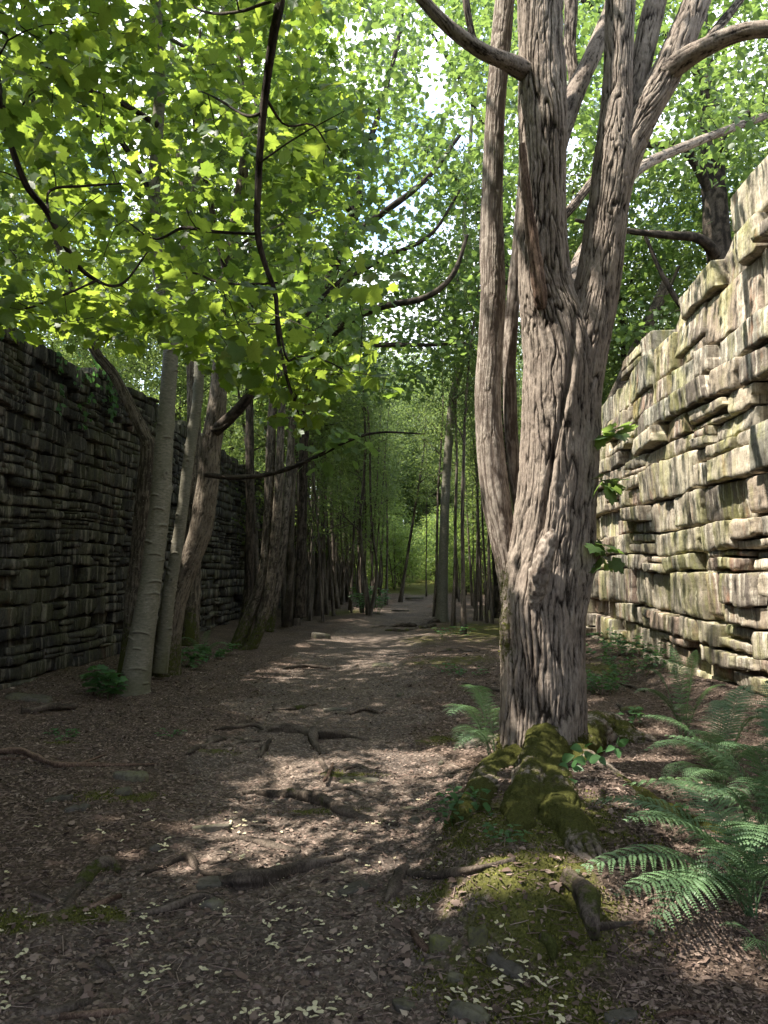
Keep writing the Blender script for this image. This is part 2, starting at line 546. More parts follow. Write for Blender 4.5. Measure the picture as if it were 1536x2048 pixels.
# ------------------------------------------------------------------ stone walls
def stone_wall(name, label, mat, xf, sg, y0, y1, hfn, ch, ln, prot, res, seed, split=0.35, yfine=25, amp=0.02, backoff=0.3):
    r = np.random.default_rng(seed)
    b = MB()
    def warp(V):
        q = np.stack([V[:, 1] * .35, V[:, 2] * .5, 0 * V[:, 0] + seed], -1)
        V = V.copy()
        V[:, 2] += 0.07 * noise(q, seed) + 0.02 * noise(q * 4, seed + 1)
        V[:, 0] += -sg * 0.0 + 0.07 * noise(q * 0.7, seed + 2)
        return V
    def stone(ya, yb, za, zb, top):
        far = 1.0 if ya < yfine else 2.6
        n = int(np.clip(round((yb - ya) / (res * far)), 2, 26)); m = int(np.clip(round((zb - za) / (res * far)), 2, 16))
        gap = r.uniform(.004, .020) if ch[1] > .3 else r.uniform(.003, .013)
        u = np.linspace(0, 1, n + 1); v = np.linspace(0, 1, m + 1)
        # crowd the outer rings so that the edge is worn rather than knife sharp
        if n > 4: u[1] = u[1] * .35; u[-2] = 1 - (1 - u[-2]) * .35
        if m > 3: v[1] = v[1] * .35; v[-2] = 1 - (1 - v[-2]) * .35
        U, W = np.meshgrid(u, v)
        j = r.normal(0, 1, 8) * min(zb - za, .3) * 0.075
        Yv = ya + gap + (yb - ya - 2 * gap) * U + (j[0] * (1 - W) + j[1] * W) * (1 - U) + (j[2] * (1 - W) + j[3] * W) * U
        Zv = za + gap + (zb - za - 2 * gap) * W + ((j[4] * (1 - U) + j[5] * U) * (1 - W) + (j[6] * (1 - U) + j[7] * U) * W) * .6
        p = r.uniform(*prot) + (r.random() < .13) * r.uniform(.02, .09) * (prot[1] / .08) - (r.random() < .08) * .12
        tilt = r.normal(0, .05); tilt2 = r.normal(.02, .05)
        D = p + tilt * (U - .5) * (yb - ya) + tilt2 * (W - .5) * (zb - za)
        q = np.stack([Yv * 3.1, Zv * 4.5, 0 * Yv + r.random() * 50], -1)
        nz = noise(q, 3)
        # broken facets: terrace the noise
        nf = noise(q * 3.7, 9)
        D = D + amp * (np.round(nz * 2) / 2 * .55) + amp * .3 * np.round(nf * 2) / 2 + amp * .22 * noise(q * 9, 10)
        hh, ww = zb - za, yb - ya
        for _ in range(2):              # broken-off corners and edges
            ph = r.uniform(0, 6.28); ca, sa = math.cos(ph), math.sin(ph)
            ext = abs(ca) * ww / 2 + abs(sa) * hh / 2
            tt_ = ca * (Yv - (ya + yb) / 2) + sa * (Zv - (za + zb) / 2) - ext * r.uniform(.72, .98)
            D = np.where(tt_ > 0, D - .006 - tt_ * r.uniform(.3, 1.3), D)
        edge = np.minimum(np.minimum(U * (yb - ya), (1 - U) * (yb - ya)), np.minimum(W, 1 - W) * (zb - za))
        D = D - (0.010 if ch[1] > .3 else .008) * np.exp(-edge / .006)
        # ragged outline, stronger along the lower edge where the face has spalled
        rag = noise(np.stack([Yv * 9, Zv * 9, 0 * Yv + r.random() * 30], -1), 5)
        k = np.exp(-edge / .03)
        Zv = Zv + k * (rag * .030 + .014) * (W < .5) * (zb - za > .12) - k * rag * .006 * (W >= .5)
        Yv = Yv + k * .008 * rag * np.sign(.5 - U)
        X = xf + sg * D
        V = np.stack([X, Yv, Zv], -1).reshape(-1, 3)
        nn = n + 1
        i = np.arange(m)[:, None] * nn + np.arange(n)[None]
        F = np.stack([i, i + 1, i + 1 + nn, i + nn], -1).reshape(-1, 4)
        ring = np.concatenate([np.arange(n), n + nn * np.arange(m), m * nn + np.arange(n, 0, -1), nn * np.arange(m, 0, -1)])
        k0 = len(V); R = len(ring)
        back = []
        for depth, inset in ((.12, .0), (backoff + .12, .0)):
            B = V[ring].copy()
            B[:, 0] = xf - sg * (depth) + sg * 0.3 * (V[ring, 0] - xf) * sg * (depth < .2)
            B[:, 2] += r.normal(0, .006, R)
            back.append(B)
        V = np.concatenate([V] + back)
        a = np.arange(R); an = (a + 1) % R
        F2 = np.stack([ring[an], ring[a], k0 + a, k0 + an], -1)
        F3 = np.stack([k0 + an, k0 + a, k0 + R + a, k0 + R + an], -1)
        if sg > 0:
            F, F2, F3 = F, F2, F3
        else:
            F, F2, F3 = F[:, ::-1], F2[:, ::-1], F3[:, ::-1]
        V = warp(V)
        tz = np.concatenate([W.ravel(), np.full(2 * R, .5)])
        mossv = np.full(len(V), 0.0)
        if top: mossv = 0.12 + .35 * tz
        mossv = mossv + .30 * smooth(.35, .0, V[:, 2])
        b.add(V, [F, F2, F3], r.random(), mossv)
    z = -0.25
    zmax = max(hfn(t) for t in np.linspace(y0, y1, 60))
    while z < zmax + .1:
        h = r.uniform(*ch)
        y = y0 - r.uniform(0, .5)
        while y < y1:
            l = r.uniform(*ln) * (1.0 if y < yfine else 1.5)
            yb = min(y + l, y1 + .2)
            ht = hfn((y + yb) / 2) + r.uniform(-.18, .12)
            if z + h * .5 < ht:
                top = z + h * 1.5 > ht
                x = r.random()
                if x < split and h > .13:
                    c = z + h * r.uniform(.3, .7)
                    stone(y, yb, z, c, False)
                    if r.random() < .4 and l > .5:
                        mdl = y + (yb - y) * r.uniform(.35, .65)
                        stone(y, mdl, c, z + h, top); stone(mdl, yb, c, z + h, top)
                    else: stone(y, yb, c, z + h, top)
                elif x > .985 and not top: pass
                else: stone(y, yb, z, z + h, top)
            y = yb
        z += h
    # rubble core behind the face
    ys = np.arange(y0, y1 + .4, .4)
    ht = np.array([hfn(t) for t in ys]) - .22 + .1 * np.sin(ys * 3.1)
    n = len(ys)
    xa, xb = xf - sg * .14, xf - sg * .75
    V = np.concatenate([np.stack([np.full(n, xa), ys, np.full(n, -.3)], -1), np.stack([np.full(n, xa), ys, ht], -1),
                        np.stack([np.full(n, xb), ys, ht + .05], -1), np.stack([np.full(n, xb), ys, np.full(n, -.3)], -1)])
    V[:, 0] += .03 * noise(V * 3, 4)
    a = np.arange(n - 1)
    Fs = [np.stack([a + k * n, a + 1 + k * n, a + 1 + (k + 1) * n, a + (k + 1) * n], -1) for k in range(3)]
    Fs.append(np.array([[0, n, 2 * n, 3 * n], [n - 1, 4 * n - 1, 3 * n - 1, 2 * n - 1]]))
    b.add(V, Fs, .1, 0)
    o = b.build(name, mat, smooth_=False)
    tag(o, label, 'wall')
    return o

def hr(y):
    return float(np.interp(y, [2, 7.0, 8.2, 9.2, 10.6, 11.3, 12.6, 14.4, 17, 20, 24], [6.1, 6.0, 5.95, 5.65, 5.55, 5.25, 5.25, 4.8, 4.5, 4.2, 3.6]))
def hl(y):
    return float(np.interp(y, [1, 9, 14, 20, 40, 64], [4.75, 4.7, 4.75, 4.6, 4.5, 4.3]))
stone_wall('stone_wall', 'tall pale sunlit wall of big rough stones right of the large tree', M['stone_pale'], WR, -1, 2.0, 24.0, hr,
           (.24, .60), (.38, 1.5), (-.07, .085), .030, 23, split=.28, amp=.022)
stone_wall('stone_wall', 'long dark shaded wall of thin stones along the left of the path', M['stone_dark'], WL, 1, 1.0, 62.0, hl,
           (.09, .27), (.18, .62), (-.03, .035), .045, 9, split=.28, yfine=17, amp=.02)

# ------------------------------------------------------------------ tubes
def catmull(pts, n):
    """resample control rows (any width) smoothly to n rows, roughly even in length"""
    p = np.asarray(pts, float)
    if len(p) == 2:
        t = np.linspace(0, 1, n)[:, None]
        return p[0] * (1 - t) + p[1] * t
    e = np.concatenate([[2 * p[0] - p[1]], p, [2 * p[-1] - p[-2]]])
    out = []
    for k in range(len(p) - 1):
        a, b, c, d = e[k:k + 4]
        t = np.linspace(0, 1, 24, endpoint=False)[:, None]
        out.append(.5 * ((2 * b) + (-a + c) * t + (2 * a - 5 * b + 4 * c - d) * t ** 2 + (-a + 3 * b - 3 * c + d) * t ** 3))
    out.append(p[-1:])
    q = np.concatenate(out)
    L = np.concatenate([[0], np.cumsum(np.linalg.norm(np.diff(q[:, :3], axis=0), axis=1))])
    s = np.linspace(0, L[-1], n)
    return np.stack([np.interp(s, L, q[:, k]) for k in range(q.shape[1])], -1)

def frames(c):
    T = np.gradient(c, axis=0)
    T /= np.linalg.norm(T, axis=1)[:, None] + 1e-12
    N = np.zeros_like(T)
    v = np.array([1.0, 0, 0]) if abs(T[0, 0]) < .8 else np.array([0, 1.0, 0])
    v = v - T[0] * v.dot(T[0]); v /= np.linalg.norm(v); N[0] = v
    for k in range(1, len(T)):
        v = N[k - 1] - T[k] * N[k - 1].dot(T[k])
        N[k] = v / (np.linalg.norm(v) + 1e-12)
    B = np.cross(T, N)
    return T, N, B

def tube(b, c, r, seg=8, disp=None, cap=True, a=.5, bb=0.0):
    """c (n,3) centres, r (n,) radii; disp(P,s,th,r)->(offset, a, b)"""
    c = np.asarray(c, float); r = np.asarray(r, float)
    T, N, B = frames(c)
    n = len(c)
    th = np.linspace(0, 2 * np.pi, seg, endpoint=False)
    L = np.concatenate([[0], np.cumsum(np.linalg.norm(np.diff(c, axis=0), axis=1))])
    dirs = N[:, None] * np.cos(th)[None, :, None] + B[:, None] * np.sin(th)[None, :, None]
    R = np.repeat(r[:, None], seg, 1)
    A = np.full((n, seg), a, float); BB = np.full((n, seg), bb, float)
    if disp is not None:
        S = np.repeat(L[:, None], seg, 1); TH = np.repeat(th[None], n, 0)
        off, A, BB = disp(c[:, None] + dirs * R[..., None], S, TH, R)
        R = R + off
    V = (c[:, None] + dirs * R[..., None]).reshape(-1, 3)
    i = np.arange(n - 1)[:, None] * seg + np.arange(seg)[None]
    j = np.arange(n - 1)[:, None] * seg + (np.arange(seg)[None] + 1) % seg
    F = [np.stack([i, j, j + seg, i + seg], -1).reshape(-1, 4)]
    A = A.ravel(); BB = BB.ravel()
    if cap:
        V = np.concatenate([V, c[:1], c[-1:]])
        A = np.append(A, [a, a]); BB = np.append(BB, [bb, bb])
        k = np.arange(seg); kn = (k + 1) % seg
        F.append(np.stack([kn, k, np.full(seg, n * seg)], -1))
        F.append(np.stack([(n - 1) * seg + k, (n - 1) * seg + kn, np.full(seg, n * seg + 1)], -1))
    b.add(V, F, A, BB)

# bark reliefs --------------------------------------------------------
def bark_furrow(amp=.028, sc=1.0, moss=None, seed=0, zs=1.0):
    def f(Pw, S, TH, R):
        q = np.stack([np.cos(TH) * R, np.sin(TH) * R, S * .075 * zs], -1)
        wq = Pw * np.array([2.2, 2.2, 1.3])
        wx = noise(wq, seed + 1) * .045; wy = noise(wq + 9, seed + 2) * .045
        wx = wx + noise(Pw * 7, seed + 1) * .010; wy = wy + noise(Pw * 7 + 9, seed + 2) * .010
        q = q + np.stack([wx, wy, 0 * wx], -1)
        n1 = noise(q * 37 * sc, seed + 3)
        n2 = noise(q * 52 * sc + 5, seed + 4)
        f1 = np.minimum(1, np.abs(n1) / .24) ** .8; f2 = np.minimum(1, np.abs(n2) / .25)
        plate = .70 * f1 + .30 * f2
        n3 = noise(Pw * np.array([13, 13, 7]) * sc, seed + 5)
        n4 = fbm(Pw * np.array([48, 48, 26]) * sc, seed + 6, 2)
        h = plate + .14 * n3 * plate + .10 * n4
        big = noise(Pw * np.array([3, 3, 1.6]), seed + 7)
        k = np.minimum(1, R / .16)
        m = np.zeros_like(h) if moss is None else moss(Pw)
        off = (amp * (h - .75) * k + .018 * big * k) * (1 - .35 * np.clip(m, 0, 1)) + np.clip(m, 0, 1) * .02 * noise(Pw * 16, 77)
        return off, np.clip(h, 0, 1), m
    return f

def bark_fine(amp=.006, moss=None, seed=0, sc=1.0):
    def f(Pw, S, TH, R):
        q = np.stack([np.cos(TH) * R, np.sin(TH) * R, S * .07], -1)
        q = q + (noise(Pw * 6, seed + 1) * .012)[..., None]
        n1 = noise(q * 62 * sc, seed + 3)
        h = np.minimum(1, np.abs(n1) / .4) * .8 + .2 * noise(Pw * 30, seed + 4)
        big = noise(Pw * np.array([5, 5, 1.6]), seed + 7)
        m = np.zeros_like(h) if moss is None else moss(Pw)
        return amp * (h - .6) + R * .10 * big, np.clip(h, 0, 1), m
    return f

def bark_silver(seed=0, moss=None, knots=7):
    r = np.random.default_rng(seed + 50)
    def f(Pw, S, TH, R):
        off = 0.05 * R * noise(Pw * np.array([3, 3, 1.2]), seed)
        h = np.full_like(S, .6)
        L = S.max()
        k = 0
        s = .35
        while s < L:                       # horizontal ridges part way round
            t0 = r.uniform(0, 6.28); wdt = r.uniform(.3, 1.1)
            dth = np.abs((TH - t0 + np.pi) % (2 * np.pi) - np.pi)
            msk = smooth(wdt, wdt * .4, dth)
            d = S - s - .03 * np.cos(dth * 2)
            off = off + msk * .016 * np.exp(-(d / .012) ** 2)
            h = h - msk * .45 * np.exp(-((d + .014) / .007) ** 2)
            s += r.uniform(.06, .24)
        for _ in range(knots):             # branch scars
            s = r.uniform(.5, min(L, 6)); t0 = r.uniform(0, 6.28)
            dth = np.abs((TH - t0 + np.pi) % (2 * np.pi) - np.pi) * R
            d = np.sqrt(dth ** 2 + ((S - s) * .8) ** 2)
            off = off + .022 * np.exp(-(d / .045) ** 2) - .016 * np.exp(-(d / .015) ** 2)
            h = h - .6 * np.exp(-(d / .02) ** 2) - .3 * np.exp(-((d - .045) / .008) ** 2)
        m = np.zeros_like(h) if moss is None else moss(Pw)
        return off + .0015 * noise(Pw * 40, seed + 3), np.clip(h, 0, 1), m
    return f

def px_line(rows):
    """rows of (px,py,width_px,depth) -> (n,4) x,y,z,radius"""
    rows = np.asarray(rows, float)
    p = P(rows[:, 0], rows[:, 1], rows[:, 3])
    r = rows[:, 2] / 2 / FPX * rows[:, 3]
    return np.concatenate([p, r[:, None]], 1)

# ------------------------------------------------------------------ leaves
def _tri(pts, c):
    V = np.array([c] + pts)
    n = len(pts)
    F = np.stack([np.zeros(n, int), 1 + np.arange(n), 1 + (np.arange(n) + 1) % n], -1)
    return V, F
def _leaf(half, cy_=.34, fold=.22, droop=.25, tips=()):
    pts = [(0, 0)] + half + [(0, 1.0)] + [(-x, y) for x, y in half[::-1]]
    V, F = _tri([list(p) for p in pts], [0, cy_])
    z = fold * np.abs(V[:, 0]) - droop * ((V[:, 0]) ** 2 + (V[:, 1] - .3) ** 2)
    vein = np.ones(len(V)); vein[0] = 0; vein[1] = 0; vein[len(half) + 2] = 0
    for k in tips: vein[2 + k] = 0; vein[len(V) - 1 - k] = 0
    return np.concatenate([V, z[:, None]], 1), F, vein
SHAPE = {
    'maple': _leaf([(.13, -.10), (.34, -.17), (.37, -.03), (.47, .05), (.66, .22), (.55, .31), (.46, .40), (.60, .60), (.47, .64), (.40, .70), (.25, .66), (.22, .80), (.10, .87)], .30, tips=(1, 4, 7)),
    'maple_lo': _leaf([(.30, -.14), (.38, .04), (.62, .24), (.45, .38), (.54, .62), (.25, .64)], .30),
    'ovate': _leaf([(.24, .16), (.34, .42), (.22, .74)], .42, .25, .2),
    'tiny': (np.array([[0, 0, 0], [.38, .45, .08], [0, 1, -.1], [-.38, .45, .08]]), np.array([[0, 1, 2], [0, 2, 3]]), np.array([0, 1, 0, 1.])),
}
def put_leaves(b, pos, axis, nrm, size, shape='maple', tint=None, r=rng):
    V, F, vein = SHAPE[shape]
    n = len(pos)
    if n == 0: return
    axis = axis / (np.linalg.norm(axis, axis=1)[:, None] + 1e-9)
    nrm = nrm - axis * (nrm * axis).sum(1)[:, None]
    nrm = nrm / (np.linalg.norm(nrm, axis=1)[:, None] + 1e-9)
    side = np.cross(axis, nrm)
    size = np.broadcast_to(size, (n,))
    wid = r.uniform(.85, 1.08, n)
    curl = r.uniform(-.3, 2.4, n)
    W = pos[:, None] + size[:, None, None] * (V[None, :, 0, None] * wid[:, None, None] * side[:, None] + V[None, :, 1, None] * axis[:, None] + (V[None, :, 2] * curl[:, None])[..., None] * nrm[:, None])
    k = len(V)
    FF = (F[None] + (np.arange(n) * k)[:, None, None]).reshape(-1, F.shape[1])
    if tint is None: tint = r.random(n)
    b.add(W.reshape(-1, 3), FF, np.repeat(tint, k), np.tile(vein, n))

def spray(b, centers, k, rad, size, shape, r=rng, flat=.45, tilt=.55, keep=None, droop=.35, patches=True):
    """k leaves round every centre, faces roughly up, tips outward and drooping"""
    centers = np.asarray(centers)
    n = len(centers)
    if n == 0: return
    c = np.repeat(centers, k, 0)
    d = r.normal(0, 1, (n * k, 3)); d /= np.linalg.norm(d, axis=1)[:, None]
    d *= (r.random(n * k) ** .5)[:, None] * rad
    d[:, 2] *= flat
    pos = c + d
    if keep is not None:
        kk = r.random(len(pos)) < keep(pos)
        pos = pos[kk]; d = d[kk]
    m = len(pos)
    ax = d * np.array([1, 1, .4]) / rad + r.normal(0, .35, (m, 3))
    ax[:, 2] -= droop * r.random(m) * 1.4
    nr = np.stack([r.normal(0, tilt, m), r.normal(0, tilt, m) - .15, np.ones(m)], -1)
    cl = np.repeat(r.random(n), k)
    if keep is not None: cl = cl[kk]
    tint = np.clip(.5 * cl + .5 * r.random(m), 0, 1)
    put_leaves(b, pos, ax, nr, r.uniform(size[0], size[1], m), shape, tint, r)

# canopy leaves thinned along sun rays so that chosen places get sun
def sun_keep(p, base=1.0):
    keep = np.full(len(p), base)
    a, b_, c = -SUN[0], -SUN[1], SUN[2]      # shadow moves by +a*t in x, +b_*t in y, -c*t in z
    def hit(x0):
        t = (x0 - p[:, 0]) / a
        return p[:, 1] + b_ * t, p[:, 2] - c * t, t > .05
    y, z, ok = hit(WR)
    w_ = ok & (z > .2) & (z < 6.2) & (y > 5.5) & (y < 13)
    keep[w_] *= np.where(y[w_] < 9.4, .27, .45)
    w_ = ok & (z > .2) & (z < 5.2) & (y >= 13) & (y < 20)
    keep[w_] *= .5
    y, z, ok = hit(TREE[0] - .1)
    w_ = ok & (z > 1.25) & (z < 3.6) & (np.abs(y - TREE[1]) < .5)
    keep[w_] *= .05
    w_ = ok & (z > 3.6) & (z < 7) & (np.abs(y - TREE[1]) < .5)
    keep[w_] *= .45
    for gx, gy, rx, ry, kf, gz in SUNSPOTS:
        t = (p[:, 2] - gz) / c
        x = p[:, 0] + a * t; yy = p[:, 1] + b_ * t
        w_ = (((x - gx) / rx) ** 2 + ((yy - gy) / ry) ** 2 < 1) & (t > .4)
        keep[w_] *= kf
    # leaves thinned so that sun reaches the low maple boughs
    for t in (1.2, 2.4, 3.6, 5, 6.5, 8, 10, 12.5):
        q = p - SUN * t
        w_ = (q[:, 0] > -3.0) & (q[:, 0] < .1) & (q[:, 1] > 3.75) & (q[:, 1] < 6.4) & (q[:, 2] > 1.9) & (q[:, 2] < 4.6) & (p[:, 2] > 4.5)
        keep[w_] = np.minimum(keep[w_], .2)
    return keep
SUNSPOTS = []
for px, py, rx, ry, kf in [(1000, 1712, .46, .17, .0), (1110, 1700, .25, .12, .0), (1420, 1790, .33, .15, .1), (560, 1520, .8, .5, .9), (1290, 1500, .5, .4, .35), (1330, 1640, .5, .32, .12), (1450, 1560, .5, .4, .3), (940, 1450, .35, .35, .2), (1060, 1880, .2, .08, .2)]:
    gz = .55 if px > 1300 else .30 if px > 900 else .05; g = G(px, py, gz); SUNSPOTS.append((g[0], g[1], rx, ry, kf, gz))

# ------------------------------------------------------------------ trees
class Nodes:
    def __init__(self):
        self.p = np.zeros((0, 3)); self.r = np.zeros(0)
    def add(self, p, r):
        self.p = np.concatenate([self.p, p]); self.r = np.concatenate([self.r, r])

def connect(b, nodes, clusters, r=rng, tw=.0035, up=.25, seg=4, maxlen=3.0):
    """join every leaf cluster to the nearest wood by a curved twig"""
    if len(clusters) == 0: return
    d0 = np.array([np.min(((nodes.p - c) ** 2).sum(1)) for c in clusters])
    for c in clusters[np.argsort(d0)]:
        dv = np.sqrt(((nodes.p - c) ** 2).sum(1)) + .35 * np.maximum(0, nodes.p[:, 2] - c[2])
        k = int(np.argmin(dv))
        a = nodes.p[k]; L = np.linalg.norm(c - a)
        if L < .03 or L > maxlen: continue
        n = 4 if L < .8 else 6
        t = np.linspace(0, 1, n)[:, None]
        mid = (a + c) / 2 + np.array([0, 0, up * L * .35]) + r.normal(0, .10, 3) * L
        pts = (1 - t) ** 2 * a + 2 * t * (1 - t) * mid + t ** 2 * c
        pts[1:-1] += r.normal(0, .025, (n - 2, 3)) * L
        r0 = min(nodes.r[k] * .7, tw + .0065 * L)
        rr = np.linspace(r0, tw * .6, n)
        tube(b, pts, rr, seg, cap=False, a=r.uniform(.2, .6))
        nodes.add(pts[1:], rr[1:])

def wood_part(name, line, mat, parent, base, disp=None, seg=14, step=.06, mossb=0.0):
    L = np.linalg.norm(np.diff(line[:, :3], axis=0), axis=1).sum()
    q = catmull(line, max(4, int(L / step)))
    b = MB()
    tube(b, q[:, :3], np.maximum(q[:, 3], .002), seg, disp, a=.5, bb=mossb)
    b.build(name, mat, parent, base)
    return q

# gaps where the sky shows through the leaves: (px, py, rx, ry, keep)
GAPS = [(866, 160, 26, 80, .22), (890, 60, 26, 40, .4), (800, 405, 36, 16, .15), (640, 455, 26, 40, .15), (690, 60, 40, 30, .3), (490, 130, 26, 26, .2),
        (60, 330, 30, 22, .3), (290, 320, 28, 20, .2), (480, 340, 22, 28, .3), (930, 260, 30, 50, .3), (1140, 330, 30, 80, .3), (20, 490, 26, 20, .3), (610, 260, 26, 30, .35), (1310, 250, 40, 24, .5), (760, 250, 24, 30, .4)]
def sky_keep(p):
    x, y = to_px(p)
    k = np.ones(len(p))
    for gx, gy, rx, ry, kk in GAPS:
        d = ((x - gx) / rx) ** 2 + ((y - gy) / ry) ** 2
        k = np.where(d < 1, np.minimum(k, kk), k)
    return k
def keep_both(p): return sun_keep(p) * sky_keep(p)

def region(n, xr, yr, dr, r, fn=None):
    out = []
    while sum(len(o) for o in out) < n:
        x = r.uniform(*xr, n * 2); y = r.uniform(*yr, n * 2); d = r.uniform(*dr, n * 2)
        p = P(x, y, d)
        k = r.random(len(p)) < sky_keep(p)
        if fn is not None: k &= fn(x, y, r)
        out.append(p[k])
    return np.concatenate(out)[:n]
def tree_base(line):
    p = line[0, :3].copy(); p[2] = float(ghf(p[0], p[1])); return p

# ------------------------------------------------------------------ the big tree
D0 = TREE[1]
base = np.array([TREE[0], TREE[1], float(base_h(TREE[0], TREE[1]))])
big = empty('big_tree', base, 'massive furrowed multi-stemmed tree with mossy foot and broken stub', 'tree')
def big_moss(Pw):
    q = noise(Pw * np.array([5, 5, 2.5]), 61)
    m = smooth(.46, .08, Pw[..., 2] + .16 * q)
    left = smooth(TREE[0] - .18, TREE[0] - .3, Pw[..., 0]) * smooth(.6, 1.0, Pw[..., 2]) * smooth(2.0, 1.4, Pw[..., 2]) * .42
    return np.maximum(m, left)
def up_rows(rows, d):
    return px_line([(x, y, w_, (d if not isinstance(d, tuple) else np.interp(k, [0, len(rows) - 1], d))) for k, (x, y, w_) in enumerate(rows)])
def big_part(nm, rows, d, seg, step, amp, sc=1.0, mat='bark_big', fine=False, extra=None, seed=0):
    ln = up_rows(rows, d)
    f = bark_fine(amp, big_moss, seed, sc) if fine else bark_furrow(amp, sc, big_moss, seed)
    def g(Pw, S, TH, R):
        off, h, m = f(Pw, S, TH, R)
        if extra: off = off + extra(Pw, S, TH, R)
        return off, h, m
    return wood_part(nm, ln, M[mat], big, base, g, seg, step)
SEAM = P(np.array([1082., 1092, 1112, 1136, 1150]), np.array([1085., 990, 880, 760, 640]), 5.55)
def flare(Pw, S, TH, R):
    z = Pw[..., 2] - .05
    lob = .55 + .45 * np.cos(TH * 5 + 1.0) * np.cos(TH * 2 + .4)
    # old wound under the stub, burr on the lower right, swelling under the fork
    x, y, zz = Pw[..., 0], Pw[..., 1], Pw[..., 2]
    front = smooth(5.9, 5.6, y)
    px0, pz0 = P(1072, 1270, 5.5)[0], P(1072, 1230, 5.5)[2]
    wound = -.07 * np.exp(-((x - px0 - .05 * (zz - pz0)) / .030) ** 2 - ((zz - pz0 + .02) / .22) ** 2) * front
    b0 = P(1135, 1400, 5.5); burr = .035 * np.exp(-(((x - b0[0]) / .10) ** 2 + ((zz - b0[2]) / .09) ** 2)) * front
    b1 = P(1140, 1190, 5.5); burr2 = .03 * np.exp(-(((x - b1[0]) / .06) ** 2 + ((zz - b1[2]) / .12) ** 2)) * front
    b2 = P(1040, 1200, 5.5); burr3 = .035 * np.exp(-(((x - b2[0]) / .10) ** 2 + ((zz - b2[2]) / .13) ** 2)) * front
    b3 = P(1120, 660, 5.6); burr4 = .03 * np.exp(-(((x - b3[0]) / .09) ** 2 + ((zz - b3[2]) / .10) ** 2)) * front
    sx, sz = SEAM[:, 0], SEAM[:, 2]
    xs = np.interp(zz, sz, sx)
    on = smooth(sz[0] - .05, sz[0] + .15, zz) * smooth(sz[-1] + .1, sz[-1] - .1, zz)
    seam = -.05 * np.exp(-((x - xs) / .018) ** 2) * front * on + .014 * np.exp(-((x - xs - .045) / .03) ** 2) * front * on
    if R.mean() < .2: return seam
    wound = wound + seam
    return R * .55 * lob * np.exp(-np.maximum(z, -.3) / .16) + wound + burr + burr2 + burr3 + burr4
big_nodes = Nodes()
q = big_part('trunk', [(1090, 1660, 178), (1088, 1560, 172), (1086, 1450, 163), (1084, 1300, 160), (1088, 1200, 162), (1101, 1100, 152), (1109, 1000, 144), (1113, 900, 138), (1117, 800, 140),
                       (1118, 720, 140), (1107, 650, 128), (1092, 585, 108), (1087, 500, 98), (1086, 400, 94), (1085, 200, 96), (1081, 60, 92), (1080, -100, 86), (1070, -400, 74), (1060, -800, 54), (1040, -1200, 30)],
             D0, 420, .0095, .026, extra=flare, seed=1)
big_nodes.add(q[q[:, 2] > 6][::8, :3], q[q[:, 2] > 6][::8, 3])
q = big_part('stem', [(1136, 1240, 60), (1140, 1120, 92), (1142, 1000, 96), (1146, 880, 96), (1150, 780, 100), (1165, 700, 98), (1182, 630, 94), (1194, 570, 90), (1207, 480, 86), (1221, 390, 84), (1229, 320, 82), (1233, 240, 68),
                      (1236, 150, 58), (1241, 0, 58), (1245, -200, 50), (1250, -500, 40), (1240, -1000, 24)], (D0 - .06, D0 + .1), 300, .0095, .023, 1.1, seed=2, extra=flare)
big_nodes.add(q[q[:, 2] > 6][::8, :3], q[q[:, 2] > 6][::8, 3])
q = big_part('stem', [(1228, 400, 60), (1248, 320, 68), (1285, 232, 64), (1330, 150, 64), (1370, 60, 58), (1410, -40, 52), (1480, -220, 42), (1600, -500, 26)], (D0 + .02, D0 + .2), 140, .011, .026, 1.2, seed=3)
big_nodes.add(q[::14, :3], q[::14, 3])
q = big_part('stem', [(1240, 380, 34), (1256, 300, 42), (1272, 190, 42), (1298, 60, 48), (1325, -60, 44), (1360, -300, 34), (1400, -600, 20)], (D0 + .12, D0 + .4), 110, .012, .022, 1.3, seed=4)
big_nodes.add(q[q[:, 2] > 6][::8, :3], q[q[:, 2] > 6][::8, 3])
q = big_part('stem', [(1042, 1330, 40), (1032, 1240, 46), (1020, 1150, 48), (1006, 1072, 52), (993, 1000, 58), (980, 900, 56), (975, 800, 52), (980, 700, 50), (986, 600, 50), (984, 500, 50), (984, 400, 44), (987, 300, 40), (992, 200, 40),
                      (1000, 100, 42), (1009, 0, 40), (1018, -120, 36), (1030, -350, 28), (1035, -700, 16)], (D0 + .22, D0 + .3), 150, .0095, .006, 1.0, mat='bark_stem', fine=True, seed=5)
big_nodes.add(q[q[:, 2] > 5][::8, :3], q[q[:, 2] > 5][::8, 3])
q = big_part('stem', [(1050, 1080, 20), (1036, 1000, 24), (1026, 900, 27), (1020, 800, 28), (1019, 700, 27), (1026, 600, 25), (1036, 480, 22), (1046, 350, 20), (1052, 200, 16)], (D0 + .3, D0 + .6), 60, .014, .005, 1.0, mat='bark_stem', fine=True, seed=6)
